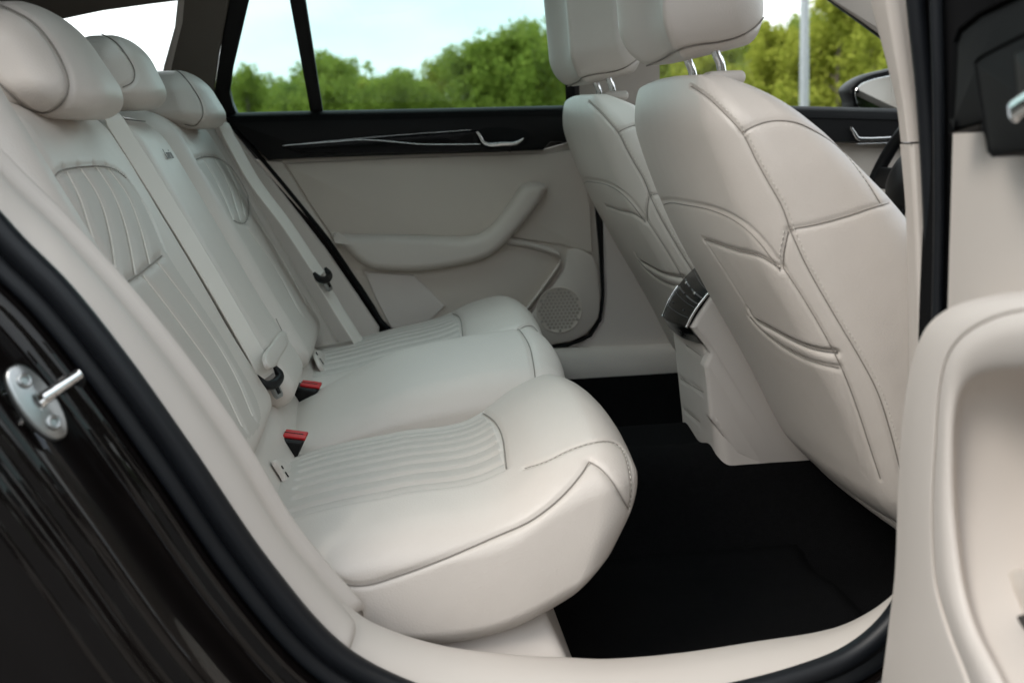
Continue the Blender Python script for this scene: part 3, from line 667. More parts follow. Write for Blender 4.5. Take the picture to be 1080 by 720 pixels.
# window ledge and black upper strip
led = [PL([(226, 121.5), (300, 119.5), (450, 116.5), (560, 114), (700, 111)], YD - y_) + np.array([0, 0, dz]) for y_, dz in ((-.03, .004), (-.01, .004), (.012, .001), (.026, -.006), (.030, -.018))]
base = [PL([(262, 150), (300, 168), (330, 166), (420, 164), (520, 161), (640, 157)], YD - .026)]
part('window_ledge', rails(led, 80, 4), 'black_soft', fdoor)
fp('upper_strip', [(236, 124), (300, 122), (450, 119), (560, 116.5), (650, 114.5), (650, 150), (579, 150), (572, 158), (520, 160.5), (420, 163.5), (330, 166), (284, 169), (262, 148)], [(0, 0), (0, .020), (.002, .025), (.008, .028)], 'black_plastic', sm=False, n=220)
fp('gloss_inlay', [(297, 154), (340, 150.5), (400, 145.5), (450, 141.5), (503, 137.5), (510, 153), (540, 158), (520, 159.5), (400, 162), (320, 163)], [(0, .020), (0, .029), (.0015, .0315), (.006, .0325)], 'black_gloss', sm=False, n=200)
for c_, r_ in (([(298, 153.5), (350, 148.5), (420, 142.5), (497, 137)], .0007), ([(298, 153.5), (325, 151.5), (353, 149.5), (380, 147.5), (397, 148), (420, 150), (443, 152), (475, 152.3), (507, 152)], .0014)):
    link('chrome_strip', *tube(PL(c_, YD - .033), r_, 60, 8), 'chrome', fdoor)
fp('handle_recess', [(504, 138), (548, 137), (556, 141), (554, 150), (545, 156), (508, 156)], [(0, .026), (0, .0300), (.002, .0305)], 'black_soft', n=80)
hd = PL([(503, 139), (506, 143), (510, 150), (516, 152.5), (530, 152), (542, 151.5), (549, 148.5), (552, 146)], YD - .045)
link('door_handle', *sweep(hd, rrect(.010, .006, .0025), nY, n=50, scale=np.interp(np.linspace(0, 1, 50), [0, .2, .5, .85, 1], [.55, .7, 1, .9, .3])), 'chrome', fdoor, sharp=50)
# lining relief: upper field, border strip, lower pocket
fp('door_lining', [(300, 172), (420, 166), (578, 161), (604, 156), (614, 178), (622, 215), (625, 268), (590, 258), (540, 251), (350, 249), (326, 214)], [(0, 0), (.0005, .006), (.003, .010), (.008, .0115)], 'trim_fabric', sm=False, n=220)
fp('border_strip', [(268, 168), (298, 170), (324, 212), (350, 250), (372, 284), (392, 318), (404, 340), (345, 252)], [(0, 0), (0, .005), (.002, .008)], 'trim_soft', sm=False)
fp('door_pocket', [(372, 284), (440, 288), (545, 262), (582, 265), (588, 268), (585, 284), (560, 318), (520, 364), (440, 364), (405, 338)], [(0, 0), (0, .003), (.003, .005)], 'trim_fabric', sm=False)
rim = [PL([(534, 253), (556, 257), (580, 264), (590, 269), (590, 278), (582, 290), (566, 312), (540, 345)], YD - y_) + np.array([0, 0, dz]) for y_, dz in ((0, .008), (.016, .006), (.024, 0), (.018, -.008), (0, -.012))]
part('pocket_rim', rails(rim, 90, 4), 'trim_soft', fdoor)
fp('lower_lining', [(600, 262), (624, 270), (631, 300), (630, 333), (618, 350), (600, 359), (540, 362), (562, 325), (592, 285)], [(0, 0), (0, .010), (.002, .015), (.008, .018)], 'trim_soft')
fp('lower_flap', [(384, 286), (437, 289.5), (470, 322), (440, 350), (412, 345), (398, 318)], [(0, 0), (0, .008), (.002, .012), (.006, .013)], 'trim', sm=False)
fp('armrest', [(350, 246), (372, 247), (410, 247), (450, 248), (490, 249), (505, 246), (517, 238), (535, 216), (548, 197), (555, 193), (571, 193), (575, 197), (572, 206), (558, 226), (540, 247), (525, 262), (508, 272), (480, 279), (448, 284), (415, 284), (390, 281), (376, 272), (362, 258)], [(0, 0), (-.001, .012), (0, .026), (.003, .038), (.008, .046), (.014, .050), (.020, .051)], 'trim_soft', n=300)
# speaker: dark grille with a honeycomb
mat('grille', (.36, .325, .285), .9)
c = P(590, 327, YD - .018); cir = lambda r, c=c: np.array([c + np.array([math.cos(q)*r, 0, math.sin(q)*r]) for q in np.linspace(0, 2*math.pi, 32, endpoint=False)])
sp = link('speaker', *puck(cir(.056), nY, [(0, 0), (.001, .002), (.003, .0005)]), 'trim_fabric', fdoor)
Vs, Fs = [], []
hx = .0095
for i in range(-7, 8):
    for j in range(-7, 8):
        q = np.array([(i + (j % 2)*.5)*hx, j*hx*.866]);
        if np.linalg.norm(q) > .050: continue
        hexa = np.array([c + np.array([q[0] + .0042*math.cos(a), 0, q[1] + .0042*math.sin(a)]) for a in np.radians(np.arange(30, 390, 60))])
        V, Fq = puck(hexa, nY, [(0, .0006), (.0006, .0016)], n=6, smooth=False); Fs += [[a + sum(len(v) for v in Vs) for a in f] for f in Fq]; Vs.append(V)
link('speaker_grille', np.vstack(Vs), Fs, 'grille', sp, smooth=False)
# seals round the far door, sill and pillars
part('door_seal', tube(PL([(236, 118), (243, 133), (262, 152), (290, 184), (318, 218), (346, 253), (372, 291), (392, 322), (405, 342), (440, 368)], YD - .006), .0055, 80), 'black_soft')
part('door_seal', tube(PL([(560, 368), (600, 363), (621, 354), (632, 337), (635.5, 310), (633, 260), (628, 205), (618, 160)], YD - .008), .0042, 80), 'black_soft')
sr = [PL([(540, 367), (600, 366), (650, 364), (760, 360)], YD - .0), PL([(540, 369), (600, 368), (650, 366), (760, 362)], YD - .02), PL([(540, 376), (600, 375), (650, 373), (760, 368)], YD - .035), PL([(540, 392), (640, 388), (760, 383)], YD - .045), PL([(540, 405), (640, 400), (760, 395)], YD - .045)]
part('sill_trim', rails(sr, 60, 4), 'trim')
part('pillar_trim', puck(PL([(636, 205), (720, 195), (740, 300), (740, 366), (600, 366), (624, 356), (635, 338), (638, 310)], YD + .004), nY, [(0, 0), (0, .004), (.003, .008)], smooth=False), 'trim', sharp=35)
part('pillar_trim', puck(PL([(190, 90), (234, 112), (244, 136), (268, 166), (300, 206), (345, 264), (380, 315), (400, 345), (400, 372), (330, 372), (300, 300), (215, 150)], YD - .02), nY, [(0, 0), (0, .006), (.004, .012)], smooth=False), 'trim', sharp=35)
def wp(name, pts, mt, y0=.715, th=.02, prof=None, par=car, sm=False):
    q = PWL(pts, y0); nn = np.cross(q[1] - q[0], q[2] - q[0]); nn = nn if nn[1] < 0 else -nn
    return link(name, *puck(q, nn, prof or [(0, 0), (0, th*.8), (.003, th)], smooth=sm, back=.01), mt, par, sharp=35)
wp('window_frame', [(256, -190), (247, -30), (232, 58), (227, 95), (238, 122), (252, 122), (246, 108), (243, 95), (246, 72), (270, -30), (300, -190)], 'black_plastic', par=fdoor)
wp('window_divider', [(277, -150), (303, -16), (328, 119), (341, 119), (320, -16), (300, -150)], 'black_plastic', th=.014, par=fdoor)
wp('window_frame', [(592, -190), (598, -20), (604, 116), (612, 116), (610, -20), (606, -190)], 'black_plastic', par=fdoor)
wp('pillar_trim', [(608, -190), (613, -20), (616, 118), (684, 118), (680, -20), (674, -190)], 'trim', y0=.70, th=.03)
wp('pillar_trim', [(195, -190), (192, -30), (186, 26), (174, 70), (168, 120), (205, 145), (236, 122), (226, 95), (231, 58), (248, -30), (262, -190)], 'pillar_grey', y0=.70, th=.03)
wp('lit_edge_strip', [(191, -30), (186, 24), (173, 70), (170, 100), (177, 100), (181, 70), (192.5, 24), (197, -30)], 'trim', y0=.668, th=.006)  # light along the pillar trim's edge, put in as a paler strip
wp('pillar_trim', [(-260, -60), (-140, 62), (-60, 45), (0, 32), (60, 19.5), (110, 9), (160, 2), (193, -2), (200, -110), (60, -100)], 'pillar_grey', y0=.69, th=.03)
g1 = link('window_glass', PWL([(246, -190), (590, -190), (604, 118), (236, 121)], .722), [(0, 1, 2, 3)], 'glass', fdoor)
g2 = link('quarter_glass', PWL([(-260, -60), (200, -110), (190, 130), (-260, 130)], .722), [(0, 1, 2, 3)], 'glass_clear', car)
g3 = link('front_window_glass', PWL([(676, -190), (860, -190), (960, 118), (684, 118)], .722), [(0, 1, 2, 3)], 'glass_clear', car)
# far front door
fr = link('front_door', *puck(PL([(684, 124), (1010, 124), (1010, 360), (730, 366), (640, 200)], YD + .01), nY, [(0, 0), (.001, .01), (.004, .012)], smooth=False), 'trim_fabric', car, sharp=35)
led = [PL([(684, 111.5), (760, 112.5), (870, 114.5), (1000, 118)], YD - y_) + np.array([0, 0, dz]) for y_, dz in ((-.03, .004), (-.01, .004), (.02, .000), (.036, -.008), (.040, -.022))]
part('window_ledge', rails(led, 60, 4), 'black_soft', fr)
link('upper_strip', *puck(PL([(684, 121), (870, 124), (1000, 127), (1000, 156), (905, 151), (684, 148)], YD), nY, [(0, 0), (0, .030), (.003, .036)], smooth=False), 'black_plastic', fr, sharp=35)
hd = PL([(897, 134), (901, 140), (905, 146), (915, 147), (940, 146), (950, 145)], YD - .045)
link('door_handle', *sweep(hd, rrect(.012, .006, .0025), nY, n=40, scale=np.interp(np.linspace(0, 1, 40), [0, .3, .9, 1], [.5, .8, .8, .5])), 'chrome', fr)
link('chrome_strip', *tube(PL([(903, 152), (930, 151), (960, 150)], YD - .038), .0015, 20), 'chrome', fr)
# A-pillar with headlining, door mirror
wp('pillar_trim', [(840, -60), (866, -6), (900, 18), (928, 38), (960, 60), (1000, 84), (1050, 110), (1060, 60), (1000, 20), (930, -60)], 'trim_soft', y0=.70, th=.03)
wp('window_frame', [(858, -14), (866, -4), (900, 20.5), (928, 41), (960, 63), (1000, 88), (1000, 83), (960, 57), (928, 35), (900, 14), (868, -9)], 'black_plastic', y0=.71, th=.034)
mir = link('side_mirror', *puck(PL([(894, 94), (900, 87), (912, 80), (930, 75), (958, 70), (985, 72), (985, 117), (900, 117), (897, 106)], .98), nY, [(0, -.06), (-.002, -.03), (0, 0), (.004, .006), (.007, .004)], n=120), 'black_plastic', car, sharp=50)
link('mirror_face', *puck(PL([(902, 96), (908, 89), (918, 84.5), (933, 81), (955, 77), (975, 78), (975, 113), (906, 113), (903, 106)], .968), nY, [(0, 0), (.001, .001)], n=100), 'mirror_glass', mir, sharp=30)
# dashboard and steering wheel
V, Fq = rbox((1.62, 0, .86), (.46, 1.42, .26), .07, .03); link('dashboard', V, Fq, 'black_soft', car)
V, Fq = rbox((1.52, .38, .985), (.20, .34, .07), .03, .02); link('instrument_cowl', V, Fq, 'black_soft', car)
wc = np.array([1.13, .38, .875]); wt = math.radians(24); w1 = np.array([0, 1, 0]); w2 = np.array([math.sin(wt), 0, math.cos(wt)]); w3 = np.cross(w1, w2)
ringp = lambda r: np.array([wc + w1*r*math.cos(a) + w2*r*math.sin(a) for a in np.linspace(0, 2*math.pi, 24, endpoint=False)])
sw = link('steering_wheel', *sweep(ringp(.180), circ(.0145, 12), w3, n=96, loop=True), 'black_plastic', car)
link('wheel_hub', *puck(ringp(.070), -w3, [(0, 0), (.004, .02), (.02, .032), (.04, .036)]), 'black_plastic', sw)
for a in (0, 180, 270):
    d_ = w1*math.cos(math.radians(a)) + w2*math.sin(math.radians(a)); link('wheel_spoke', *sweep([wc + d_*.05, wc + d_*.12, wc + d_*.175], rrect(.05, .014, .006), w3, n=12), 'black_plastic', sw)
link('steering_column', *tube([wc + w3*0, wc + np.array([.2, 0, -.09]), wc + np.array([.45, 0, -.18])], .04, 12, 16), 'black_plastic', car)
# ================================================================== REAR OF THE CENTRE CONSOLE
con = thing('centre_console', 'cream centre console between the front seats with gloss black rear air vents', 'console', (.75, 0, .40))
V, Fq = rbox((.84, 0, .545), (.60, .23, .31), .022, .006); f = 1 - sstep(.54, .66, V[:, 0]); V[:, 0] -= (V[:, 2] - .52)*.10*f; V[:, 1] *= 1 + .12*(1 - (V[:, 2] - .39)/.31) ; ks = Skin(V, Fq)
for l in ([(723, 364), (744, 379)], [(717, 399), (742, 414)], [(721, 431), (738, 445)]): ks.seam(ks.cam(l), .003, .0025, .0008)
ks.build('console_body', con, base='trim', region_mat='trim')
V, Fq = rbox((.86, 0, .72), (.52, .20, .07), .03, .01); link('console_armrest', V, Fq, 'leather', con)
vb = [(698, 331), (707, 310), (724, 289), (735, 279), (744, 296), (750, 307), (738, 323), (728, 341), (741, 362), (724, 356), (710, 349), (700, 340)]
cv = lambda pts, y=-.105: PL(pts, y)
# vent unit: body with curved gloss face, chrome rim, slats
yv0, yv1 = -.118, .085
prof_v = [(749, 300), (739, 281), (733, 280), (727, 290), (716, 305), (706, 322), (699, 334), (703, 341), (714, 350), (728, 357), (741, 363), (735, 350), (724, 344), (733, 326)]
# near outline of the unit (a wedge seen from the side), extruded across the car
cs = PL([(733, 346), (724, 345), (731, 330), (740, 317), (749, 307), (760, 300), (768, 330), (760, 352), (742, 363)], yv0 + .004)
f0 = PL([(724, 345), (731, 331), (740, 318), (750, 306)], yv0)
f1 = PL([(699, 333), (707, 314), (721, 294), (735, 280)], yv1)
fm = (cr_(f0, 20) + cr_(f1, 20))/2 + np.array([-.006, 0, .0])
bot = PL([(741, 363)], yv0)[0]; botf = PL([(706, 346)], yv1)[0]; back = PL([(790, 320)], yv0)[0]; backf = PL([(780, 290)], yv1)[0]
A = np.stack([cr_(f0, 20), fm*.5 + cr_(f0, 20)*.5 + np.array([-.002, 0, 0]), fm, fm*.5 + cr_(f1, 20)*.5 + np.array([-.002, 0, 0]), cr_(f1, 20)], 1)
A = np.stack([cr_(A[i], 33) for i in range(20)], 0)
lowr = cr_(np.array([bot, (bot + botf)/2 + np.array([-.004, 0, -.004]), botf]), 33); A2 = np.concatenate([np.stack([lowr + np.array([.03, 0, .02]), lowr, lowr*.35 + A[0]*.65], 0), A, (A[-1] + np.array([.05, 0, .004]))[None]], 0)
ven = link('air_vent', *grid(A2), 'black_gloss', con)
sideV = np.vstack([cr_(f0, 20), [bot], [bot + np.array([.10, 0, .02])], [f0[-1] + np.array([.06, 0, .01])]])
link('vent_side', *puck(sideV + np.array([0, .003, 0]), nY, [(0, 0), (.0005, .001)], n=60, smooth=False), 'black_gloss', ven)
link('chrome_rim', *sweep(cr_(f0, 20) + np.array([-.001, -.002, 0]), rrect(.004, .0045, .001), nY, n=40), 'chrome', ven)
link('chrome_rim', *tube(cr_(f1, 20)[:12] + np.array([-.001, 0, 0]), .0012, 24), 'chrome', ven)
mat('vent_grey', (.05, .052, .055), .3)
for k_, (t0, t1) in enumerate(((.06, .46), (.54, .94))):
    for j in range(2):
        r = A[11 + j*3]; a, b = int(t0*32), int(t1*32); q = r[a:b + 1] + np.array([-.0004, 0, .0])
        link('vent_slat', *sweep(q, rrect(.003, .0012, .0005), (-.4, 0, 1), n=10), 'vent_grey', ven)
for fr_ in (.27, .73):
    q0 = A[14][int(fr_*32)]; V, Fq = rbox(q0 + np.array([-.002, 0, 0]), (.004, .010, .005), .001, .0015); link('vent_tab', V, Fq, 'chrome', ven)
    q1 = A[6][int(fr_*32)]; V, Fq = rbox(q1 + np.array([-.0005, 0, 0]), (.003, .004, .004), .001, .0015); link('vent_button', V, Fq, 'vent_grey', ven)
for r_i in (4, 9, 18):
    link('vent_seam', *tube(A[r_i][2:31] + np.array([-.0002, 0, 0]), .0006, 30, 6), 'vent_grey', ven)
sv = PL([(752, 308), (745, 318), (735, 333), (728, 345), (743, 364), (748, 372), (742, 385), (744, 400), (748, 440), (775, 478), (800, 491), (850, 489), (900, 470), (900, 330), (790, 300)], -.120)
link('console_side', *puck(sv, nY, [(0, 0), (0, .002), (.002, .005), (.008, .0075)], n=220, smooth=False, back=.02), 'trim', con, sharp=40)
# ================================================================== SEAT BELTS AND BUCKLES
def belt(label, face, wdir, tongue, tdir, wd=.047, lower=None):
    root = thing('seat_belt', label, 'seat belt', tuple(face[0]), 'cream seat belts of the rear bench')
    wdir = np.asarray(wdir, float); wdir /= np.linalg.norm(wdir)
    pr = rrect(wd, .0016, .0006, 2)
    def web(path, nm='webbing'):
        p = cr_(path, 60); Tt = np.gradient(p, axis=0); Tt /= np.linalg.norm(Tt, axis=1)[:, None]; up = np.cross(wdir, Tt); up /= np.linalg.norm(up, axis=1)[:, None]
        a = np.linspace(-wd/2, wd/2, 17); prt = [(x, .0009 + .0006*(i % 2)) for i, x in enumerate(a)] + [(x, -.0009) for x in a[::-1]]
        return link(nm, *sweep(p, prt, up, n=60), 'webbing', root)
    web(face)
    if lower is not None: web(lower)
    # tongue: black loop plus steel blade
    e = face[-1]; t = np.asarray(tdir, float); t /= np.linalg.norm(t); u = np.cross(wdir, t); u = u/np.linalg.norm(u); u = u if u[0] > -.2 else -u
    lp = [e + wdir*(-wd/2 - .006) - t*.010 + u*.003, e + wdir*(-wd/2 - .003) + t*.006 + u*.006, e + wdir*(-wd*.2) + t*.013 + u*.007, e + wdir*(wd*.2) + t*.013 + u*.007, e + wdir*(wd/2 + .003) + t*.006 + u*.006, e + wdir*(wd/2 + .006) - t*.010 + u*.003]
    tg = link('tongue', *sweep(lp, rrect(.013, .011, .004), u, n=50, scale=np.interp(np.linspace(0, 1, 50), [0, .12, .5, .88, 1], [.5, 1, 1.25, 1, .5])), 'black_plastic', root)
    bp = [e + wdir*a + t*b + u*.006 for a, b in ((-.011, .012), (-.010, .034), (-.006, .039), (.006, .039), (.010, .034), (.011, .012))]
    link('tongue_blade', *puck(bp, u, [(0, 0), (.0006, .0022)], n=60, smooth=False), 'steel', tg, sharp=40)
    hp = [e + wdir*a + t*b + u*.0085 for a, b in ((-.005, .022), (-.005, .032), (.005, .032), (.005, .022))]
    link('blade_slot', *puck(hp, u, [(0, 0), (.0003, .0004)], n=30, smooth=False), 'black_plastic', tg)
    return root
def bpt(px, py, Y, off=.012): q = P(px, py, Y); return q + np.array([off, 0, off*.45])
b1 = [bpt(102, 112, -.16, -.03), *[bpt(a - 4, b, -.16, .013) for a, b in ((113, 128), (118, 136), (165, 210), (222, 303), (268, 383), (277, 402))]]
belt('cream seat belt between near and centre backrests, black tongue hanging above the red buckles', b1, (.40, .90, .05), None, P(288, 425, -.12) - P(275, 398, -.125), lower=[bpt(278, 404, -.118, .0), bpt(262, 372, -.118, .0), bpt(248, 350, -.12, -.002)])
b2 = [bpt(226, 118, .46, -.03), *[bpt(a, b, .46, .004) for a, b in ((232, 132), (240, 146), (266, 192), (302, 240), (331, 284), (336, 291))]]
belt('cream seat belt at the far end of the bench next to the closed door', b2, (.36, .92, .05), None, P(345, 312, .48) - P(334, 290, .485), lower=[*[bpt(a, b, .47, .0) for a, b in ((336, 292), (348, 312), (362, 335), (373, 352), (386, 372))]])
def buckle(label, c, t, w):
    root = thing('seat_belt_buckle', label, 'buckle', tuple(c), 'red-buttoned seat belt buckles')
    t = np.array(t, float); t /= np.linalg.norm(t); w = np.array(w, float); w -= t*(w @ t); w /= np.linalg.norm(w); n = np.cross(t, w); n = n if n[2] > 0 else -n
    def loc(V): return np.array(c) + V[:, :1]*t + V[:, 1:2]*w + V[:, 2:3]*n
    V, Fq = rbox((0, -.004, -.010), (.044, .036, .032), .005, .002); V[:, 0] *= 1 + (V[:, 2] - .005)*14*(V[:, 0] > 0); link('buckle_body', loc(V), Fq, 'black_plastic', root)
    V, Fq = rbox((.005, -.005, .0075), (.036, .0130, .006), .002, .0015); link('release_button', loc(V), Fq, 'red_plastic', root)
    V, Fq = rbox((.005, .0095, .0075), (.036, .0130, .006), .002, .0015); link('release_button', loc(V), Fq, 'red_plastic', root)
    V, Fq = rbox((.002, .0022, .0102), (.030, .0022, .0012), .0004, .0008); link('buckle_slot', loc(V), Fq, 'black_plastic', root)
    return root
buckle('red and black buckle in the near pocket between the striped near cushion and the backrest', P(305, 469, -.165) + np.array([.006, -.012, .012]), (1, -.1, -.18), (0, 1, .12))
buckle('second red and black buckle, farther from the camera beside the centre cushion', P(322, 415, .115) + np.array([.006, -.012, .012]), (1, -.1, -.18), (0, 1, .12))
def onplane(px, py, n_, p0): d = ray(px, py); return CC + d*(((np.asarray(p0) - CC) @ n_)/(d @ n_))
PN = np.array([1, 0, .48]); PN /= np.linalg.norm(PN)
for pts, yy in (([(289, 487), (298, 486), (308, 494), (313, 506), (311, 519), (304, 512), (297, 500)], -.20), ([(332, 372), (338, 371), (343, 378), (345, 388), (341, 392), (336, 384)], .17)):
    k0 = (.0874 if yy < 0 else .1257) + .006; cvp = link('anchor_cover', *puck([onplane(a, b, PN, (k0, 0, 0)) for a, b in pts], PN, [(0, 0), (.001, .002), (.003, .0028)], n=60), 'leather', bench)
    cx_, cy_ = np.mean([p[0] for p in pts]), np.mean([p[1] for p in pts])
    for a, b, c_ in ((-5, -8, .5), (0, 0, 1), (5, 7, .6)):
        link('anchor_slot', *tube([onplane(cx_ + a + q*2*c_, cy_ + b + q*3*c_, PN, (k0 + .004, 0, 0)) for q in (-1, 0, 1)], .0012, 8, 6), 'black_plastic', cvp)
pn_ = np.array([1, 0, .48]); pn_ /= np.linalg.norm(pn_); pp_ = (XF(.66) + .040, 0, .66)
link('pull_strap', *puck([onplane(a, b, pn_, pp_) for a, b in ((279, 379), (287, 362), (297, 350), (301, 351), (303, 362), (296, 375), (287, 388), (282, 387))], pn_, [(0, 0), (.0, .001), (.002, .0022), (.005, .0026)], n=80), 'leather', bench)
# small dark guide of the outer belt, tucked between bolster and trim
q = PL([(236, 455), (242, 458), (248, 465), (253, 474), (249, 476), (240, 468)], -.62)
bg_ = link('belt_anchor', *puck(q + np.array([.0, -.03, .0]), nY, [(0, 0), (.001, .004), (.003, .006)], n=60), 'black_plastic', car)
# ================================================================== THE OPEN NEAR DOOR
H = np.array([.545, -.915, 0]); th_ = math.radians(84)
dD = np.array([-math.cos(th_), -math.sin(th_), 0]); nD = np.array([-math.sin(th_), math.cos(th_), 0])
def PD(px, py, k=0.):
    "surveyed point on the open door, k metres proud of its inner face"
    d = ray(px, py); o = H + nD*k; return CC + d*(((o - CC) @ nD)/(d @ nD))
def PDL(pts, k=0.): return np.array([PD(p[0], p[1], p[2] if len(p) > 2 else k) for p in pts])
q0 = PDL([(1000, 140), (1080, 161)]); print('door s', [(a - H) @ dD for a in q0], [a[2] for a in q0])
def DS(a, z, k=0.): return H + dD*a + nD*k + np.array([0, 0, z])
odoor = link('rear_door', *puck([DS(.03, .40), DS(.012, .55), DS(.0, .80), DS(.0, 1.03), DS(.06, 1.045), DS(.95, 1.05), DS(1.0, .95), DS(.90, .62), DS(.70, .40), DS(.50, .33), DS(.08, .33)], nD, [(0, 0), (.002, .004), (.006, .005)], n=200, smooth=False, back=.02), 'trim', car, sharp=35, label='open near rear door with cream pull handle and black switch panel')
# outer shell of the door with window frame
V, Fq = rbox((0, 0, 0), (1, 1, 1), .08, .05); 
shell = H + dD*(.50 + V[:, :1]*1.02) - nD*(.075 + V[:, 1:2]*-.11) + np.array([0, 0, .66]) + V[:, 2:3]*np.array([0, 0, .80]); link('door_shell', shell, Fq, 'paint', odoor)
for a, b in (((0.0, 1.04), (.12, 1.42)), ((.12, 1.42), (.75, 1.40)), ((.75, 1.40), (.98, 1.06)), ((.78, 1.04), (.70, 1.40))):
    p0 = H + dD*a[0] - nD*.05 + np.array([0, 0, a[1]]); p1 = H + dD*b[0] - nD*.05 + np.array([0, 0, b[1]]); link('window_frame', *sweep([p0, (p0 + p1)/2, p1], rrect(.05, .035, .01), nD, n=12), 'black_plastic', odoor)
gp = np.array([H + dD*a - nD*.055 + np.array([0, 0, b]) for a, b in ((0.02, 1.03), (.12, 1.41), (.74, 1.39), (.96, 1.03))]); link('window_glass', gp, [(0, 1, 2, 3)], 'glass', odoor)
def dp(name, pts, kt, kb, mt, n=160, sm=True, par=None, sharp=35, rd=.006): return link(name, *puck(PDL(pts, kt), nD, [(0, kb - kt), (0, -rd), (rd*.3, -rd*.3), (rd, 0)], n=n, smooth=sm, back=.0), mt, par or odoor, sharp=sharp)
dp('upper_strip', [(1000, 141), (1003, 95), (1005, 45), (1010, 31), (1031, 14), (1064, -2), (1120, -30), (1700, -60), (1800, 230), (1300, 200), (1080, 160), (1046, 166), (1034, 131)], .036, .0, 'black_soft', sm=False, n=420, rd=.012)
dp('switch_panel', [(1027, 66), (1032, 60), (1060, 45), (1090, 30), (1300, -10), (1300, 200), (1080, 160), (1046, 166), (1041, 160)], .050, .03, 'black_soft', sm=False, n=300)
dp('handle_recess', [(1069, 56), (1090, 48), (1200, 30), (1200, 100), (1090, 118), (1074, 112)], .051, .049, 'black_plastic', sm=False, n=120, rd=.001)
link('door_handle', *sweep(PDL([(1071, 118), (1078, 112), (1100, 100), (1160, 92)], .062), rrect(.016, .010, .004), nD, n=40), 'chrome', odoor)
# pull handle: sculpted frame around a recess
n_ = 170
o0 = [(905, 900), (918, 800), (930, 720), (938, 660), (945, 600), (948, 520), (952, 450), (960, 395), (975, 350), (1000, 326), (1040, 313), (1080, 307), (1160, 300), (1300, 296)]
s0 = [(1060, 900), (1045, 780), (1020, 712), (1000, 660), (987, 610), (984, 540), (987, 470), (991, 415), (999, 378), (1016, 354), (1044, 337), (1080, 327), (1160, 318), (1300, 312)]
i0_ = [(1130, 900), (1092, 780), (1058, 712), (1032, 660), (1018, 610), (1010, 540), (1009, 470), (1012, 430), (1020, 408), (1034, 396), (1056, 390), (1080, 388), (1160, 380), (1300, 372)]
sh = lambda a, b, t: [(x0*(1 - t) + x1*t, y0*(1 - t) + y1*t) for (x0, y0), (x1, y1) in zip(a, b)]
rl = [PDL(o0, .052) - nD*.050, PDL(o0, .052) - nD*.02, PDL(o0, .052), PDL(sh(o0, s0, .08), .062), PDL(sh(o0, s0, .30), .074), PDL(sh(o0, s0, .65), .082), PDL(sh(o0, s0, .93), .0845), PDL(s0, .0825), PDL(sh(s0, i0_, .08), .0865), PDL(sh(s0, i0_, .35), .090), PDL(sh(s0, i0_, .7), .087), PDL(sh(s0, i0_, .95), .081), PDL(i0_, .074), PDL(i0_, .074) - nD*.010, PDL(i0_, .074) - nD*.035 + dD*.002, PDL(i0_, .074) - nD*.060 + dD*.004, PDL(i0_, .074) - nD*.071 + dD*.010]
part('pull_handle', rails(rl, n_, 5, idx=True), 'trim', odoor)
# map pocket inside the frame
shelf = [PDL([(1012, 606), (1050, 602), (1100, 600), (1300, 596)], k) for k in (.0, .020, .036)] + [PDL([(1012, 612), (1050, 607), (1100, 604), (1300, 600)], .040), PDL([(1014, 650), (1050, 643), (1100, 640), (1300, 630)], .036), PDL([(1030, 900), (1080, 900), (1140, 900), (1300, 900)], .030)]
part('door_pocket', rails(shelf, 60, 4), 'trim_soft', odoor)
link('pocket_switch', *puck(PDL([(1072, 650), (1082, 646), (1110, 646), (1110, 668), (1084, 668)], .042), nD, [(0, -.01), (.001, .0)], n=50), 'black_plastic', odoor)
# hinge-side rubber seals of the open door and the dark post behind
for (a, b, k, r, mt_) in (((945, -60), (985, 430), .0, .011, 'rubber'), ((966, -60), (992, 330), .0, .012, 'rubber')): pass
dk = [PL([(1002, -120, -.84), (1004, 0, -.84), (1006, 60, -.84), (1004, 200, -.84), (998, 330, -.84), (990, 700, -.84)]) + np.array([dx, dy, 0]) for dx, dy in ((-.030, 0), (-.030, -.030), (.02, -.060), (.10, -.060))]
part('pillar_cover', rails(dk, 60, 2), 'deep_black')
part('door_seal', tube(PL([(958, -120), (966, 0), (976, 100), (983, 220), (985, 330), (984, 460), (976, 640)], -.845), .0095, 60, 12), 'rubber')
part('door_seal', tube(PL([(985, -120), (987, 0), (990, 100), (991, 220), (989, 330), (986, 460), (978, 640)], -.875), .006, 60, 12), 'rubber')
# ================================================================== OUTSIDE
def structure(o): o['kind'] = 'structure'; return o
structure(link('ground', *grid(np.stack(np.broadcast_arrays(np.linspace(-400, 400, 41)[:, None], np.linspace(-400, 400, 41)[None], 0.), -1)), 'grass_green'))
structure(link('parking_area', *grid(np.stack(np.broadcast_arrays(np.linspace(-40, 40, 21)[:, None], np.linspace(-26, 14, 11)[None], .004), -1)), 'asphalt'))
for wx, wy in ((-1.05, .82), (-1.05, -.82), (1.72, .82), (1.72, -.82)):
    c = np.array([wx, wy, .33]); rg = np.array([c + np.array([math.cos(a)*.25, 0, math.sin(a)*.25]) for a in np.linspace(0, 2*math.pi, 24, endpoint=False)])
    wl = link('wheel', *sweep(rg, rrect(.15, .20, .04), (0, 1, 0), n=60, loop=True), 'rubber', car); link('wheel_rim', *puck(rg*.999 + c*.001, (0, math.copysign(1, wy), 0), [(0, .02), (.02, .03), (.08, .0), (.2, .02)], n=60), 'steel', wl)
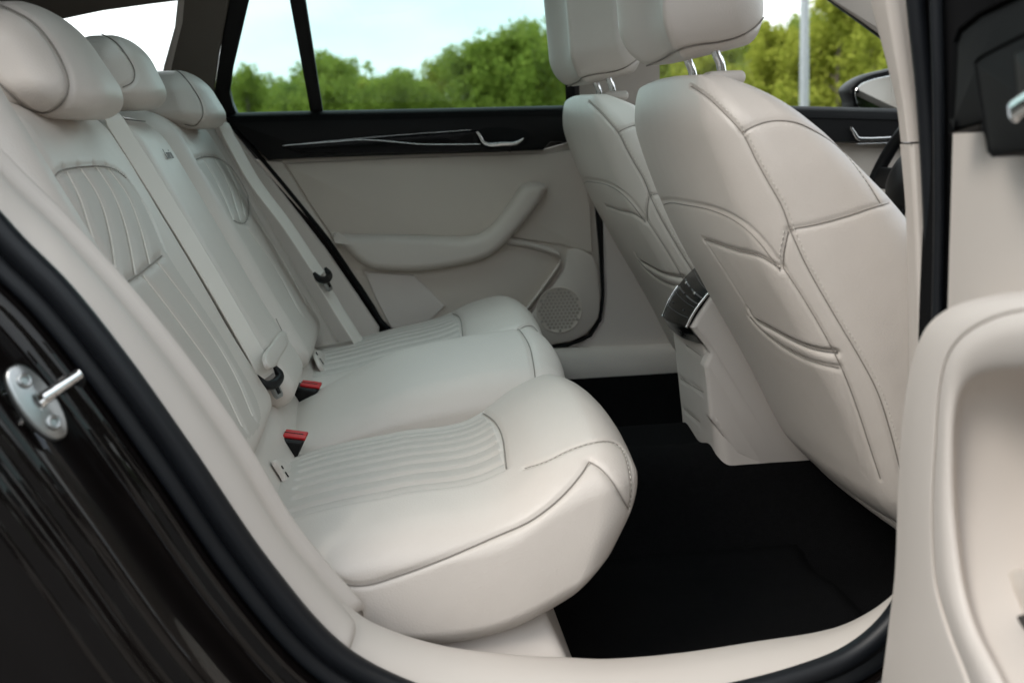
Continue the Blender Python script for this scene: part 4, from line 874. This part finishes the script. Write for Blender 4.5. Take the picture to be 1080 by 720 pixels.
# street lamp
lp = thing('lamp_post', 'pale galvanised lamp post standing alone in front of the trees', 'lamp post', tuple(P(848, 100, 20)*np.array([1, 1, 0])))
b0 = np.array(lp.location); link('pole', *sweep([b0, b0 + np.array([0, 0, 3.]), b0 + np.array([0, 0, 8.])], circ(.10, 16), (0, 1, 0), n=30, scale=np.linspace(1, .6, 30)), 'galvanised', lp)
link('lamp_arm', *tube([b0 + np.array([0, 0, 7.95]), b0 + np.array([.3, -.3, 8.3]), b0 + np.array([.8, -.8, 8.4])], .04, 20, 10), 'galvanised', lp)
V, Fq = rbox(b0 + np.array([1.1, -1.1, 8.4]), (.6, .3, .12), .05, .04); link('lamp_head', V, Fq, 'galvanised', lp)
# trees
def tree_mesh(seed, h, rw, leaf, nleaf=7000, base=.05, sz=.105):
    r = np.random.default_rng(seed); segs = []
    trunk = [np.array([0, 0, 0.])]
    for i in range(8): trunk.append(trunk[-1] + np.array([r.normal(0, .05), r.normal(0, .05), h*.92/8]))
    tr = sweep(trunk, circ(h*.016, 8), (1, 0, 0), n=24, scale=np.linspace(1, .15, 24)); parts = [tr]; cl = []
    for i in range(34):
        t = r.uniform(base, .97); k = t*8; p0 = trunk[int(k)] + (trunk[min(8, int(k) + 1)] - trunk[int(k)])*(k % 1); a = r.uniform(0, 2*math.pi)
        ln = rw*(math.sin(math.pi*min(1, (t - base*.5)**.75*.93 + .06))**.8)*r.uniform(.65, 1.15)
        d = np.array([math.cos(a), math.sin(a), r.uniform(.25, .8)]); p1 = p0 + d*ln*.55; p2 = p1 + (d + np.array([0, 0, .1]))*ln*.5
        parts.append(sweep([p0, p1, p2], circ(h*.005, 5), (.01, .02, 1), n=6, scale=np.linspace(1, .3, 6)))
        for q, s_ in ((p0*.4 + p1*.6, .8), (p1, 1), (p1*.5 + p2*.5, .9), (p2, .75), (p2 + r.normal(0, .12, 3)*rw, .6)):
            cl.append((q + r.normal(0, .06, 3)*rw, s_*rw*r.uniform(.16, .30)))
    C_ = np.array([c for c, _ in cl]); S_ = np.array([s_ for _, s_ in cl]); idx = r.choice(len(cl), nleaf, p=S_**2/(S_**2).sum())
    u = r.normal(size=(nleaf, 3)); u /= np.linalg.norm(u, axis=1)[:, None]; cen = C_[idx] + u*(S_[idx]*r.uniform(.35, 1.05, nleaf)**.6)[:, None]*np.array([1, 1, 1.25])
    a = r.normal(size=(nleaf, 3)); a /= np.linalg.norm(a, axis=1)[:, None]; b = np.cross(a, r.normal(size=(nleaf, 3))); b /= np.linalg.norm(b, axis=1)[:, None]
    ss = sz*r.uniform(.5, 1.4, nleaf)[:, None]
    V = np.stack([cen - a*ss, cen + b*ss*.55, cen + a*ss, cen - b*ss*.55], 1).reshape(-1, 3); Fq = np.arange(nleaf*4).reshape(-1, 4)
    return join(*[(v, f) for v, f in parts]), (V, Fq)
KINDS = []
for sd_, h, rw, lf, nl in ((1, 7.0, 2.5, 'leaf_green', 14000), (2, 6.6, 2.3, 'leaf_lime', 14000), (3, 7.4, 2.2, 'leaf_dark', 12000), (4, 6.2, 2.6, 'leaf_green', 14000), (5, 7.2, 2.0, 'leaf_lime', 12000)):
    KINDS.append(tree_mesh(sd_, h, rw, lf, nl) + (lf, h))
tree_data = {}
def tree(kind, x, y, s, rz, label):
    tk, lv, lf, h = KINDS[kind]; t = thing('broadleaf_tree', label, 'tree', (x, y, 0), 'leafy trees beyond the car park')
    if kind not in tree_data:
        a = link('trunk', tk[0], tk[1], 'bark'); b = link('crown', lv[0], lv[1], lf, smooth=False); tree_data[kind] = (a.data, b.data)
    else:
        a = bpy.data.objects.new('trunk', tree_data[kind][0]); b = bpy.data.objects.new('crown', tree_data[kind][1]); COL.objects.link(a); COL.objects.link(b)
    a.parent = t; b.parent = t; t.rotation_euler = (0, 0, rz); t.scale = (s, s, s)
    return t
def atpx(px, D):
    d = ray(px, 135); d = d/d[1]; q = CC + d*(D - CC[1]); return q[0], q[1]
# (picture column, distance across, skyline row, kind)
SKY = [(262, 36, 66, 0, 'low green tree in the small fixed window at the back of the far door'), (312, 38, 80, 2, 'dark tree right behind the slanted bar that divides the far window'),
       (352, 34, 50, 0, 'rounded green tree just right of the dividing bar'), (388, 38, 78, 4, 'thin lime tree in the dip of the skyline'), (425, 36, 72, 3, 'low green tree left of the middle of the far window'), (458, 40, 60, 1, 'yellowish tree in the middle of the far window'),
       (492, 35, 44, 0, 'green tree where the skyline starts to climb'), (520, 38, 36, 2, 'dark tree between two taller green ones in the far window'), (556, 34, 26, 3, 'tallest broad green tree near the right end of the far window'), (596, 36, 32, 1, 'tree cut by the right frame of the far window'),
       (700, 33, 30, 3, 'green tree seen between the two headrests'), (735, 30, 28, 1, 'lime tree directly above the near front seat'), (770, 33, 30, 0, 'green tree left of the lamp post'), (812, 29, 22, 1, 'bright lime tree just left of the lamp post'), (846, 31, 16, 2, 'dark tree behind the lamp post'), (880, 27, -14, 1, 'tall lime tree right of the lamp post'), (918, 29, -30, 4, 'tallest lime tree by the windscreen pillar'), (960, 30, -20, 0, 'green tree right of the windscreen pillar')]
for i, (px, D, sy, kd, lb) in enumerate(SKY):
    x, y = atpx(px, D); dpt = np.linalg.norm([x, y + 1.95]); hgt = 1.0 + (140 - sy - (px - 400)*.04)*dpt/F*1.02
    tree(kd, x, y, max(.4, hgt/KINDS[kd][3]), i*1.7, lb)
# wood in view beyond the car, then an unseen dark ring added for reflections
# the wood behind the single trees: one leafy mass
Vs, n = [], 0; Fs = []
for k in range(130):
    px = rng.uniform(-260, 1250); x, y = atpx(px, rng.uniform(40, 52)); tk, lv, lf, h = KINDS[[0, 2, 3][k % 3]]
    dpt = math.hypot(x, y + 1.95); sy = np.interp(px, [-260, 200, 260, 300, 350, 400, 450, 500, 560, 620, 700, 800, 880, 1000, 1250], [125, 110, 72, 80, 66, 80, 72, 54, 40, 38, 40, 40, 18, 18, 30]); s_ = (1 + (140 - sy - (px - 400)*.04)*dpt/F)/h*rng.uniform(.9, 1.05)
    sub = rng.choice(len(lv[1]), 2600, replace=False); a = rng.uniform(0, 6.28); R_ = np.array([[math.cos(a), -math.sin(a), 0], [math.sin(a), math.cos(a), 0], [0, 0, 1]])
    v = lv[0].reshape(-1, 4, 3)[sub]; c = v.mean(1, keepdims=True); v = c + (v - c)*1.7; v = (v.reshape(-1, 3) @ R_.T)*s_*np.array([1.15, 1.15, 1]) + np.array([x, y, 0]); Vs.append(v); Fs.append(np.arange(len(v)).reshape(-1, 4) + n); n += len(v)
wd_ = link('wood', np.vstack(Vs), np.vstack(Fs), 'leaf_green', smooth=False); wd_['kind'] = 'stuff'; wd_['label'] = 'dense green wood behind the single trees'; wd_['category'] = 'wood'
leafmat('leaf_reflect_dark', (.03, .05, .016), (.06, .085, .03)); Vs, Fs, n = [], [], 0  # leaves darkened for the added out-of-view ring, so the paint mirrors less light
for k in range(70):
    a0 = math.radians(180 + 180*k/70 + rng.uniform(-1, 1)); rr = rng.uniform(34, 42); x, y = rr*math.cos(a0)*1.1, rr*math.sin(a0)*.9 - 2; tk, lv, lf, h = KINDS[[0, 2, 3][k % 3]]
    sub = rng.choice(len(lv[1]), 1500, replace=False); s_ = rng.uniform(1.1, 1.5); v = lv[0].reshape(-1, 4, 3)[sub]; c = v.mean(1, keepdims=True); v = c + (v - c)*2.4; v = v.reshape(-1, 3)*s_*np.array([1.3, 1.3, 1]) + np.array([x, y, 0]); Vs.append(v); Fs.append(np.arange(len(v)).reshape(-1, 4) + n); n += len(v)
wd2 = link('wood', np.vstack(Vs), np.vstack(Fs), 'leaf_reflect_dark', smooth=False); wd2['kind'] = 'stuff'; wd2['label'] = 'unseen dark wood added on the near side to darken paint reflections'; wd2['category'] = 'wood'
